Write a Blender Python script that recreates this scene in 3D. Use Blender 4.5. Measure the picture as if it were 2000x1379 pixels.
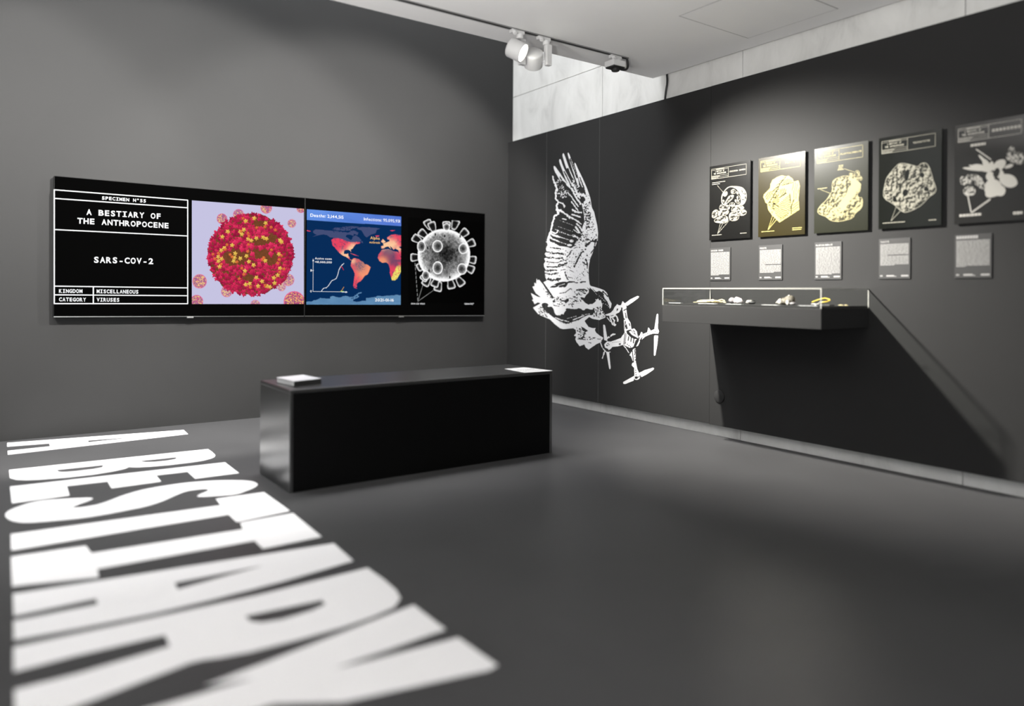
import bpy, bmesh, math, random
import numpy as np
from mathutils import Vector, Matrix, geometry

for o in list(bpy.data.objects): bpy.data.objects.remove(o, do_unlink=True)
SC = bpy.context.scene
COL = SC.collection

# ------------------------------------------------------------------ camera (x along the left wall, y towards it, right wall = plane x 0)
CAM = np.array([-3.90563, -5.55338, 0.95])
FOC, YAW, ROLL, HORY = 1445.05, 0.619290, -0.006, 568.365          # focal length in pixels of a 2000 px wide frame
def _axes():
    fwd = np.array([math.sin(YAW), math.cos(YAW), 0]); r = np.array([math.cos(YAW), -math.sin(YAW), 0]); d = np.cross(fwd, r)
    return np.array([math.cos(ROLL) * r + math.sin(ROLL) * d, -math.sin(ROLL) * r + math.cos(ROLL) * d, fwd])
AX = _axes()
def at(px, py, axis, val):
    """where the sight line of a photograph pixel meets the plane axis = val"""
    d = AX.T @ np.array([(px - 1000) / FOC, (py - HORY) / FOC, 1.0])
    return CAM + d * ((val - CAM[axis]) / d[axis])
def pix(P):
    v = (np.asarray(P, float) - CAM) @ AX.T
    return v[..., 0] / v[..., 2] * FOC + 1000, v[..., 1] / v[..., 2] * FOC + HORY

cd = bpy.data.cameras.new('camera'); cam = bpy.data.objects.new('camera', cd); COL.objects.link(cam)
m = Matrix.Identity(4)
for i in range(3):
    m[i][0], m[i][1], m[i][2], m[i][3] = AX[0][i], -AX[1][i], -AX[2][i], CAM[i]
cam.matrix_world = m
cd.sensor_width = 36; cd.sensor_fit = 'HORIZONTAL'; cd.lens = FOC / 2000 * 36; cd.shift_y = -(689.5 - HORY) / 2000
cd.clip_start = .05; cd.clip_end = 100
cd.dof.use_dof = True; cd.dof.focus_distance = 5.1; cd.dof.aperture_fstop = .61
SC.camera = cam

# ------------------------------------------------------------------ daylight, lamps, exposure
SC.view_settings.view_transform = 'Standard'; SC.view_settings.look = 'None'
SC.view_settings.exposure = 0; SC.view_settings.gamma = 1; SC.view_settings.use_curve_mapping = False
w = bpy.data.worlds.new('overcast_sky'); SC.world = w; w.use_nodes = True
w.node_tree.nodes['Background'].inputs[0].default_value = (.97, .985, 1, 1)
w.node_tree.nodes['Background'].inputs[1].default_value = SKY = 5.4

def spot(name, loc, d, power, angle, blend, r=.05, col=(1, .97, .93)):
    l = bpy.data.lights.new(name, 'SPOT'); l.energy = power; l.spot_size = math.radians(angle); l.spot_blend = blend; l.shadow_soft_size = r; l.color = col
    o = bpy.data.objects.new(name, l); COL.objects.link(o); o.location = loc
    o.rotation_euler = Vector(d).to_track_quat('-Z', 'Y').to_euler()
    return o
LAMP_A = Vector((-1.368, -2.025, 2.366)); DIR_A = Vector((.54, -.70, -.47)).normalized()
LAMP_B = Vector((-1.213, -1.985, 2.352)); DIR_B = Vector((.44, .66, -.60)).normalized()
spot('spot_beam', LAMP_A + DIR_A * .052, (1.385, -.80, -1.56), 1400, 84, 1.0, .045, (1, .965, .90))
spot('wall_beam', LAMP_B + DIR_B * .07, (-.08, .86, -.42), 370, 96, .3, .05)
for x, p in ((-2.95, 420), (-4.6, 300)):                               # the same track goes on to the left, out of the picture
    spot('wall_beam', (x, -2.02, 2.3), (.02, .86, -.42), p, 96, .25, .05)
for x, y, p, d in ((-4.7, -3.5, 560, (.55, .05, 1)), (-4.5, -5.2, 480, (.75, .35, 1))):     # unseen uplights added to brighten the ceiling
    spot('added_ceiling_fill', (x, y, .9), d, p, 110, 1.0, .12)
for x in (-3.55, -2.2, -1.05):                                          # unseen lamps added in the light well to brighten the floor
    spot('added_floor_fill', (x, -1.05, 4.55), (0, -.05, -1), 470, 62, 1.0, .32, (1, .985, .96))
# ------------------------------------------------------------------ flat print (drawn as 2-D art in metres of its own sheet)
def _h(ix, iy, seed):
    n = (ix.astype(np.int64) * 374761393 + iy.astype(np.int64) * 668265263 + seed * 1442695041) & 0x7fffffff
    n = ((n ^ (n >> 13)) * 1274126177) & 0x7fffffff
    n = ((n ^ (n >> 15)) * 2246822519) & 0x7fffffff
    return (n ^ (n >> 16)) / float(0x7fffffff)

def vnoise(x, y, seed=0):
    x0 = np.floor(x); y0 = np.floor(y); fx = x - x0; fy = y - y0
    fx = fx * fx * (3 - 2 * fx); fy = fy * fy * (3 - 2 * fy)
    a = _h(x0, y0, seed); b = _h(x0 + 1, y0, seed); c = _h(x0, y0 + 1, seed); d = _h(x0 + 1, y0 + 1, seed)
    return (a * (1 - fx) + b * fx) * (1 - fy) + (c * (1 - fx) + d * fx) * fy

def fbm(x, y, seed=0, oct=3):
    s = 0; a = .5; t = 0
    for o in range(oct):
        s = s + a * vnoise(x, y, seed + o * 17); t += a; x = x * 2.03; y = y * 2.03; a *= .5
    return s / t

class Art:
    """samples X,Y (drawing coordinates) and a one-channel or colour picture over them"""
    def __init__(s, X, Y, ch=1, bg=0.0):
        s.X = X; s.Y = Y
        s.F = np.zeros(X.shape + ((ch,) if ch > 1 else ()))
        s.F[...] = bg
    def _box(s, x0, y0, x1, y1):
        return (s.X >= x0) & (s.X <= x1) & (s.Y >= y0) & (s.Y <= y1)
    def inpoly(s, P):
        P = np.array(P, float); m = s._box(P[:, 0].min(), P[:, 1].min(), P[:, 0].max(), P[:, 1].max())
        x = s.X[m]; y = s.Y[m]; r = np.zeros(x.shape, bool)
        for (ax, ay), (bx, by) in zip(P, np.roll(P, -1, 0)):
            if ay == by: continue
            c = (ay > y) != (by > y)
            r ^= c & (x < (bx - ax) * (y - ay) / (by - ay) + ax)
        m[m] = r
        return m
    def poly(s, P, v=1.0):
        s.F[s.inpoly(P)] = v
    def ell(s, cx, cy, rx, ry, v=1.0, ang=0):
        m = s.inell(cx, cy, rx, ry, ang); s.F[m] = v
    def inell(s, cx, cy, rx, ry, ang=0):
        c, q = math.cos(math.radians(ang)), math.sin(math.radians(ang))
        dx = s.X - cx; dy = s.Y - cy
        return ((dx * c + dy * q) / rx) ** 2 + ((-dx * q + dy * c) / ry) ** 2 < 1
    def instroke(s, P, w, jag=0, jf=.35, seed=5):
        P = np.array(P, float); g = w * (1 + jag)
        m = s._box(P[:, 0].min() - g, P[:, 1].min() - g, P[:, 0].max() + g, P[:, 1].max() + g)
        x = s.X[m]; y = s.Y[m]; d = np.full(x.shape, 1e9)
        for (ax, ay), (bx, by) in zip(P[:-1], P[1:]):
            l2 = (bx - ax) ** 2 + (by - ay) ** 2 + 1e-9
            t = np.clip(((x - ax) * (bx - ax) + (y - ay) * (by - ay)) / l2, 0, 1)
            d = np.minimum(d, np.hypot(x - ax - t * (bx - ax), y - ay - t * (by - ay)))
        ww = w / 2 * (1 + jag * (2 * vnoise(x * jf, y * jf, seed) - 1)) if jag else w / 2
        m[m] = d < ww
        return m
    def stroke(s, P, w, v=1.0, jag=0, jf=.35, seed=5):
        s.F[s.instroke(P, w, jag, jf, seed)] = v
    def speck(s, m, dens, v, sx=.6, sy=.6, ang=0, seed=1):
        """speckle v over mask m; sx, sy = speckle frequency along/across ang"""
        if m.sum() == 0: return
        x = s.X[m]; y = s.Y[m]; c, q = math.cos(math.radians(ang)), math.sin(math.radians(ang))
        n = fbm((x * c + y * q) * sx, (-x * q + y * c) * sy, seed, 2)
        k = np.zeros(m.shape, bool); k[m] = n < np.quantile(n, dens)
        s.F[k] = v

def tr(P, ox, oy, k):
    return [(ox + x / k, oy + y / k) for x, y in P]

def smooth(P, n=2, closed=True):
    P = [tuple(p) for p in P]
    for _ in range(n):
        Q = []
        L = len(P)
        for i in range(L if closed else L - 1):
            a, b = P[i], P[(i + 1) % L]
            Q += [(.75 * a[0] + .25 * b[0], .75 * a[1] + .25 * b[1]), (.25 * a[0] + .75 * b[0], .25 * a[1] + .75 * b[1])]
        P = Q if closed else [P[0]] + Q + [P[-1]]
    return P

# ------------------------------------------------------------------ mural: a raptor carrying a quadcopter
def draw_raptor(a):
    A = lambda P: tr(P, 1020, 290, 7.661)
    B = lambda P: tr(P, 1020, 450, 9.194)
    C = lambda P: tr(P, 1020, 540, 8.11)
    # wing: pale body of the plumage, from the shoulder up
    a.poly(B([(500,10),(470,110),(440,205),(458,262),(425,322),(440,378),(405,422),(430,478),(395,508),(418,556),(388,602),(394,655),(418,692),(406,742),(414,840),(436,880),(440,905),(380,930),(430,1000),(520,1110),(640,1180),(1200,1130),(1215,1000),(1200,900),(1190,780),(1195,640),(1222,500),(1270,390),(1322,260),(1352,170),(1360,0),(900,0)]))
    a.poly(A([(985,640),(1020,750),(1040,880),(1075,950),(1098,1050),(1122,1150),(1134,1260),(1130,1379),(820,1379),(900,1290),(900,1180),(930,1100),(925,1000),(905,900),(890,830),(960,760)]))
    # long primaries
    for P in ([(466,275),(478,260),(492,268),(530,322),(590,405),(640,478),(722,588),(737,618),(700,600),(640,520),(600,470),(585,550),(572,520),(560,470),(520,400),(486,345)],
              [(550,180),(562,158),(577,163),(600,240),(640,330),(700,440),(770,575),(740,565),(715,590),(660,490),(615,370),(590,300),(563,232)],
              [(600,100),(612,68),(623,78),(645,130),(690,265),(735,370),(792,495),(770,520),(720,410),(670,320),(640,240),(613,150)],
              [(679,78),(688,60),(700,75),(720,130),(770,260),(832,430),(852,545),(835,570),(795,450),(755,330),(712,190),(690,130)],
              [(777,228),(787,211),(800,225),(835,310),(882,400),(932,510),(986,640),(1022,760),(1000,800),(960,760),(940,640),(890,570),(850,470),(822,380),(800,300)]):
        a.poly(smooth(A(P), 1))
    for P in ([(565,430),(600,490),(650,530)], [(630,350),(670,430),(720,530),(750,600)], [(680,300),(710,380),(760,470)],
              [(716,160),(745,240),(785,340),(820,440)], [(865,440),(890,500),(915,570),(940,660),(950,740)]):
        a.stroke(A(P), 2.6, 0, .6, .5)
    a.poly(A([(850,590),(885,590),(890,650),(870,690),(845,670)]), 0)
    a.poly(A([(560,470),(720,600),(800,720),(880,840),(900,930),(820,950),(740,1000),(640,950),(560,800),(530,640)]), 0)
    # streaks, dashes and ragged edges in the dark of the wing
    for P, w in (([(456,425),(470,470),(495,540),(525,610),(500,640),(503,750),(540,800),(512,850),(520,925),(548,975),(480,1012),(474,1060),(452,1112),(440,1190),(420,1260),(392,1330),(384,1390)], 3.0),
                 ([(540,800),(600,820),(632,860),(628,885)], 2.4), ([(520,925),(580,930),(640,975),(700,1020),(715,1045)], 3.4),
                 ([(720,1030),(780,1060),(840,1100),(880,1130)], 2.6), ([(740,800),(790,870),(830,925)], 2.2), ([(715,690),(780,790),(840,870)], 2.2),
                 ([(735,600),(800,720),(870,830)], 3.2), ([(770,560),(830,690),(860,740)], 3.2), ([(745,910),(800,950),(880,960)], 3.2), ([(740,985),(800,1000),(870,1030)], 2.6),
                 ([(690,660),(700,685)], 1.6), ([(640,640),(660,680)], 1.8), ([(850,690),(930,700),(960,760)], 5)):
        a.stroke(A(P), w, 1, .75, .55, 9)
    m = a.inpoly(A([(470,440),(560,470),(650,620),(740,650),(700,720),(560,760),(510,650)]))
    a.speck(m, .24, 1, .8, .5, 60, 3)
    m = a.inpoly(A([(740,480),(860,560),(860,760),(760,640)])); a.speck(m, .33, 1, .6, .35, 65, 13)
    m = a.inpoly(A([(880,780),(985,640),(1040,900),(1130,1379),(830,1379),(930,1180),(930,1000)])); a.speck(m, .25, 0, .75, .4, 70, 4)
    a.speck(a.inpoly(A([(950,950),(1030,950),(1020,1130),(950,1130)])), .45, 0, .6, .4, 110, 6)
    a.speck(a.inpoly(A([(945,1150),(1015,1150),(1010,1205),(950,1205)])), .5, 0, .6, .4, 120, 7)
    # dark flight feathers with dotted rows
    a.poly(smooth(A([(470,1100),(560,1030),(700,1050),(830,1110),(880,1150),(905,1250),(870,1310),(800,1379),(430,1379),(420,1300),(450,1220)]), 1), 0)
    a.poly(smooth(B([(530,0),(1010,0),(1090,80),(980,180),(900,330),(800,295),(640,280),(480,205),(500,90)]), 1), 0)
    rng = random.Random(4)
    for (x0, y0, x1, y1, r) in ((560,1075,810,1170,.8),(530,1165,760,1245,.8),(480,1205,720,1305,.9),(440,1290,560,1330,1.3),(600,1050,660,1065,1.4),(770,1215,850,1275,1.0)):
        n = 13
        for i in range(n):
            t = (i + rng.random() * .7) / n
            (px, py), = A([(x0 + (x1 - x0) * t, y0 + (y1 - y0) * t)])
            a.ell(px, py, r * rng.uniform(.6, 1.1), r * rng.uniform(.5, .9))
    for (x0, y0, x1, y1, r) in ((670,30,900,100,.8),(640,110,840,170,.9),(620,190,860,270,1.0),(540,70,700,125,1.0)):
        for i in range(12):
            t = (i + rng.random() * .7) / 12
            (px, py), = B([(x0 + (x1 - x0) * t, y0 + (y1 - y0) * t)]); a.ell(px, py, r * rng.uniform(.6, 1.2), r * rng.uniform(.5, 1))
    for cx, cy, rx, ry in ((932,102,30,22),(886,190,36,26),(850,266,44,20),(625,105,26,20)):
        (px, py), = B([(cx, cy)]); a.ell(px, py, rx / 9.2, ry / 9.2)
    for P in ([(820,1130),(880,1200),(905,1230)], [(800,1180),(860,1260),(900,1300)], [(760,1300),(830,1340),(900,1345)]):
        a.stroke(A(P), 3, 1, .8, .5, 12)
    for P in ([(640,10),(600,60),(530,30)], [(500,30),(560,90),(640,110)], [(480,100),(530,150),(640,190)], [(440,205),(540,220),(640,280),(700,330)]):
        a.stroke(B(P), 2.4, 1, .8, .5, 8)
    # bars across the secondaries
    for P, w in (([(500,310),(600,318),(690,335)],2.4), ([(440,385),(520,400)],2.2), ([(530,415),(640,405),(740,432)],3.4), ([(430,480),(520,500)],3.2), ([(530,490),(620,505),(720,495)],2.8),
                 ([(430,560),(540,578),(640,578),(712,545)],1.8), ([(450,650),(560,658),(650,655),(760,610)],2.6), ([(650,625),(760,605),(800,580)],3.4), ([(418,715),(520,722),(620,715)],2.6), ([(690,718),(770,700)],1.4),
                 ([(410,770),(520,790),(640,765)],2.4), ([(465,880),(560,895),(670,868)],4.4), ([(640,890),(655,912)],2.4),
                 ([(770,760),(790,820),(820,880)],2.4), ([(940,660),(960,600),(1000,520),(1040,430),(1100,370)],2.6), ([(905,570),(940,565)],1.4), ([(800,480),(850,420),(880,370)],1.8), ([(1140,520),(1170,600),(1165,680)],2.2),
                 ([(1090,570),(1150,620)],2.0), ([(850,710),(930,755)],1.2), ([(820,840),(890,850)],1.2), ([(1070,760),(1110,820)],1.6),
                 ([(840,930),(930,925)],3.0), ([(950,945),(1000,940)],2.0), ([(1050,930),(1130,925)],3), ([(1140,280),(1230,200),(1330,190)],4.2), ([(1320,160),(1290,330),(1230,420)],2.0), ([(960,50),(1060,90)],3)):
        a.stroke(B(P), w, 0, .8, .6, 21)
    for cx, cy, r in ((815,518,11),(965,475,15),(1135,340,16),(1165,450,15),(880,640,9),(930,640,16)):
        (px, py), = B([(cx, cy)]); a.ell(px, py, r / 9.2, r / 9.2, 0)
    m = a.inpoly(B([(420,300),(760,330),(830,600),(760,900),(420,880),(400,600)])); a.speck(m, .10, 0, .35, .9, 5, 31)
    m = a.inpoly(B([(900,60),(1200,60),(1150,300),(900,330)])); a.speck(m, .22, 0, .5, .9, 30, 33)
    m = a.inpoly(B([(760,340),(1290,340),(1200,900),(800,900)])); a.speck(m, .10, 0, .55, .55, 30, 32)
    # shoulder gap, breast
    a.poly(smooth(B([(480,1030),(560,975),(640,935),(750,918),(830,930),(800,1000),(720,1060),(640,1100),(590,1135),(520,1095)]), 1), 0)
    for P, w in (([(500,990),(600,985)],1.2), ([(640,1000),(760,960)],1.0), ([(560,1040),(660,1010)],1.2), ([(560,1090),(640,1060)],1.0), ([(500,1060),(560,1050)],1.0), ([(700,1040),(740,1010)],1.0)):
        a.stroke(B(P), w, 1, .6, .8, 3)
    # tail fan and body
    a.poly(C([(160,160),(196,155),(192,95),(222,118),(228,32),(246,70),(262,48),(332,130),(400,240),(470,330),(520,430),(520,500),(440,440),(390,405),(300,425),(245,410),(195,440),(178,400),(150,372),(178,365),(136,262),(180,285),(240,320),(300,332),(220,270),(190,220)]))
    a.speck(a.inpoly(C([(320,170),(380,200),(520,380),(500,420),(400,330)])), .42, 0, .6, .6, 45, 41)
    a.poly(C([(400,180),(720,170),(1040,160),(1066,245),(1015,290),(960,380),(1000,420),(1050,450),(1080,430),(1110,440),(1140,415),(1205,350),(1222,390),(1245,370),(1268,440),(1260,520),(1310,600),(1318,650),(1220,690),(1110,670),(1060,640),(985,705),(1050,800),(1120,820),(1162,815),(1150,850),(1170,890),(1230,940),(1285,970),(1250,1040),(1180,1070),(1050,1158),(1000,1120),(985,1075),(910,1105),(860,1040),(840,995),(855,945),(815,940),(852,900),(850,850),(810,820),(650,835),(600,822),(515,755),(440,680),(380,655),(255,600),(170,495),(215,470),(300,420),(420,400),(500,330)]))
    # dark under the body
    a.poly(smooth(C([(300,430),(380,410),(440,470),(490,490),(520,600),(560,620),(640,590),(690,500),(760,510),(850,520),(905,495),(975,545),(1010,500),(1100,530),(1150,500),(1130,600),(1090,620),(1060,605),(960,650),(900,690),(840,720),(790,740),(700,760),(600,740),(560,690),(480,640),(420,590),(320,500)]), 1), 0)
    for (x0, y0, x1, y1, r, n) in ((705,668,860,628,.8,8),(800,690,980,620,1.2,9),(520,650,640,700,1.2,8),(640,690,740,720,1.1,6),(940,610,1090,590,.9,6),(700,760,880,700,1.2,9),(560,700,700,770,1.2,9)):
        for i in range(n):
            t = (i + rng.random() * .6) / n
            (px, py), = C([(x0 + (x1 - x0) * t, y0 + (y1 - y0) * t)]); a.ell(px, py, r * rng.uniform(.7, 1.5), r * rng.uniform(.6, 1), 1, -30)
    for P, w in (([(530,560),(550,610),(570,600)],2.2), ([(600,600),(650,580),(680,540),(640,500)],3.0), ([(420,470),(470,460),(500,500)],3)):
        a.stroke(C(P), w, 1, .7, .5, 14)
    a.speck(a.inpoly(C([(250,480),(340,470),(440,580),(400,650),(260,600)])), .42, 0, .5, .7, 40, 42)
    a.speck(a.inpoly(C([(440,330),(760,300),(960,330),(940,420),(700,470),(500,480)])), .30, 0, .5, .6, 20, 43)
    a.speck(a.inpoly(C([(820,230),(1040,200),(1000,300),(840,310)])), .36, 0, .4, .8, 10, 44)
    a.speck(a.inpoly(C([(1120,500),(1250,470),(1310,600),(1290,660),(1130,640)])), .42, 0, .45, .8, 60, 45)
    a.speck(a.inpoly(C([(850,800),(930,820),(1060,950),(1170,970),(1100,1010),(900,1000)])), .42, 0, .4, .8, 25, 46)
    a.speck(a.inpoly(C([(760,180),(1050,160),(1050,220),(760,240)])), .07, 0, .5, .5, 0, 47)
    for P in ([(650,385),(735,345),(740,390),(690,428)], [(930,330),(980,335),(990,390),(960,375),(945,355)], [(770,430),(810,485),(790,490)], [(930,790),(985,820),(1045,860),(1000,885),(950,850)]):
        a.poly(C(P), 0)
    for P, w in (([(860,215),(900,200)],2), ([(905,215),(980,205),(1030,225)],2.6), ([(1050,1045),(1090,1055)],1.6), ([(590,270),(690,250),(760,190)],1.6), ([(700,100),(760,80)],3.0), ([(880,990),(1000,1000)],1.6), ([(1190,990),(1240,990)],1.6)):
        a.stroke(C(P), w, 0, .5, .6, 15)
    # head
    a.poly(smooth(C([(1000,150),(1060,200),(1110,240),(1150,280),(1230,330),(1310,390),(1380,470),(1320,500),(1290,450),(1240,400),(1200,350),(1140,420),(1090,440),(1040,430),(1000,390),(1010,300),(1066,240),(1030,180)]), 1), 0)
    a.poly(C([(1055,110),(1085,150),(1140,165),(1230,192),(1300,220),(1340,260),(1360,310),(1380,370),(1416,430),(1405,490),(1385,515),(1378,470),(1350,400),(1310,350),(1285,300),(1300,290),(1270,250),(1215,225),(1190,240),(1150,250),(1110,210),(1075,180)]))
    a.poly(C([(1195,200),(1230,215),(1180,240),(1150,215)]), 1)
    a.stroke(C([(1275,235),(1330,290),(1355,320)]), 2.2, 0, .7, .6, 16)
    a.stroke(C([(1120,200),(1170,250),(1150,260)]), 1.5, 0, .7, .6, 17)
    for x, y in ((1165,270),(1180,285),(1225,310),(1245,330),(1265,350),(1290,375),(1310,390),(1165,368),(1280,430),(1320,440),(1345,455),(1365,480)):
        (px, py), = C([(x, y)]); a.ell(px, py, .8, .8)
    a.poly(C([(1170,370),(1205,350),(1218,385),(1243,368),(1258,420),(1230,470),(1180,460)]))

def draw_drone(a):
    D = lambda P: tr(P, 1140, 560, 6.565)
    P1 = lambda P, v=1: a.poly(D(P), v)
    # grasping foot and claw
    P1([(272,360),(300,350),(345,335),(378,300),(395,265),(430,223),(455,240),(480,235),(498,182),(530,215),(548,235),(548,280),(500,305),(480,290),(455,330),(410,350),(360,368),(300,372)])
    P1([(425,280),(445,278),(440,300),(420,318)], 0); P1([(480,265),(500,270),(495,300),(478,290)], 0)
    for P, w in (([(335,370),(345,420),(370,480),(400,500),(410,490),(385,470),(395,430),(370,410)], 2.4), ([(400,365),(425,385),(440,430),(435,440)], 2.6), ([(355,390),(390,380),(400,350)], 3.2), ([(300,395),(320,420),(345,450)], 1.4)):
        a.stroke(D(P), w, 1, .4, .7, 3)
    # rotor blades
    for P in ([(530,212),(600,160),(690,118),(712,124),(702,145),(640,192),(558,248)], [(905,548),(935,355),(947,346),(957,358),(952,545)],
              [(903,625),(956,625),(945,740),(920,878),(906,888),(898,870)], [(249,492),(262,485),(275,500),(300,640),(303,697),(262,682),(255,600)],
              [(290,838),(326,835),(346,1040),(337,1062),(327,1050)], [(705,1108),(780,1070),(890,1037),(905,1048),(890,1070),(800,1130),(742,1160)],
              [(652,1140),(505,1222),(508,1245),(530,1249),(642,1205)]):
        P1(P)
    # arms
    P1([(498,300),(520,310),(548,290),(562,400),(600,460),(614,545),(560,560),(522,590),(522,480),(540,430),(515,400)])
    P1([(530,330),(540,335),(552,400),(540,410)], 0); P1([(575,460),(590,470),(598,500),(588,510)], 0); P1([(548,470),(565,540),(545,545),(535,510)], 0)
    P1([(515,425),(540,425),(525,560),(520,560)]); P1([(527,440),(540,440),(532,540),(527,540)], 0)
    P1([(262,740),(300,700),(345,705),(420,680),(480,655),(500,620),(530,600),(525,700),(510,745),(440,765),(365,772),(350,795),(318,815),(280,800)])
    P1([(700,632),(780,598),(815,585),(828,520),(850,545),(860,565),(905,545),(955,540),(967,575),(955,602),(905,600),(852,612),(790,640),(722,700),(700,755),(660,775),(690,700)])
    P1([(725,700),(760,650),(740,655),(715,690)], 0); P1([(720,620),(740,575),(760,600)], 1)
    P1([(635,800),(665,785),(668,960),(690,1062),(722,1128),(700,1150),(650,1142),(646,1040),(615,1010),(620,985),(635,970),(605,890),(585,880),(610,840)])
    a.stroke(D([(622,820),(640,970)]), 1.6, 0); a.stroke(D([(655,800),(660,860)]), 1.5, 0)
    for y in (870, 905, 940, 1070, 1100, 1130): 
        (px, py), = D([(655 + (y - 870) * .06, y)]); a.ell(px, py, 1.0, 1.2, 0)
    P1([(648,1142),(722,1140),(722,1170),(700,1192),(670,1197),(650,1185)]); P1([(654,1150),(690,1150),(700,1165),(680,1185),(656,1182)], 0); P1([(700,1150),(718,1145),(715,1160),(704,1168)], 0)
    # body
    P1([(515,600),(545,575),(600,570),(610,545),(650,535),(685,580),(697,650),(672,720),(640,775),(590,785),(508,745),(505,690)])
    P1([(550,575),(575,570),(620,620),(690,655),(690,672),(655,672),(600,645),(555,600)], 0)
    P1([(665,690),(700,660),(720,640),(705,700),(670,770),(590,840),(560,790),(600,795),(640,765)], 0)
    a.stroke(D([(530,600),(515,735)]), 1.4, 0); a.stroke(D([(545,605),(528,740)]), .9, 0)
    for x in (578, 612, 645): a.stroke(D([(x, 640 + (x - 578) * .35), (x - 8, 690 + (x - 578) * .35)]), 1.9, 0)
    for x, y in ((560,740),(580,755),(535,720),(600,770),(640,720),(650,580),(640,565),(655,600)): 
        (px, py), = D([(x, y)]); a.ell(px, py, .9, 1.4, 0)
    a.stroke(D([(610,560),(640,600),(680,620)]), .9, 0); a.stroke(D([(688,590),(702,650)]), 1.2, 0)
    for x in range(370, 480, 16):
        (px, py), = D([(x, 714 - (x - 370) * .08)]); a.ell(px, py, .8, .7, 0)
    P1([(450,728),(478,722),(478,750),(452,748)], 0); a.stroke(D([(458,738),(474,738)]), 1.0, 1)
    a.speck(a.inpoly(D([(285,725),(335,722),(335,760),(285,765)])), .4, 0, .6, .6, 0, 5)
    for x, y in ((880,575),(915,575),(945,590),(880,610),(832,545),(790,605),(820,600),(770,622)):
        (px, py), = D([(x, y)]); a.ell(px, py, 1.0, .9, 0)
    a.stroke(D([(215,715),(235,770),(265,815),(300,845)]), 1.6, 1, .4); a.stroke(D([(300,660),(340,640),(370,615),(400,610)]), 3.2, 1, .5)
    a.stroke(D([(330,640),(350,650),(375,625)]), 1.2, 0); a.stroke(D([(270,820),(258,860),(240,915)]), 2.0, 1, .9); a.stroke(D([(290,840),(340,838)]), 1.4, 1, .4)
    a.stroke(D([(510,755),(545,790),(580,850)]), 1.2, 1, .9, .9)
    a.stroke(D([(235,690),(250,780),(310,805)]), 2.4, 0)

# ------------------------------------------------------------------ colour pictures for the screens
def mixc(a, b, t): return a * (1 - t) + b * t

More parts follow.
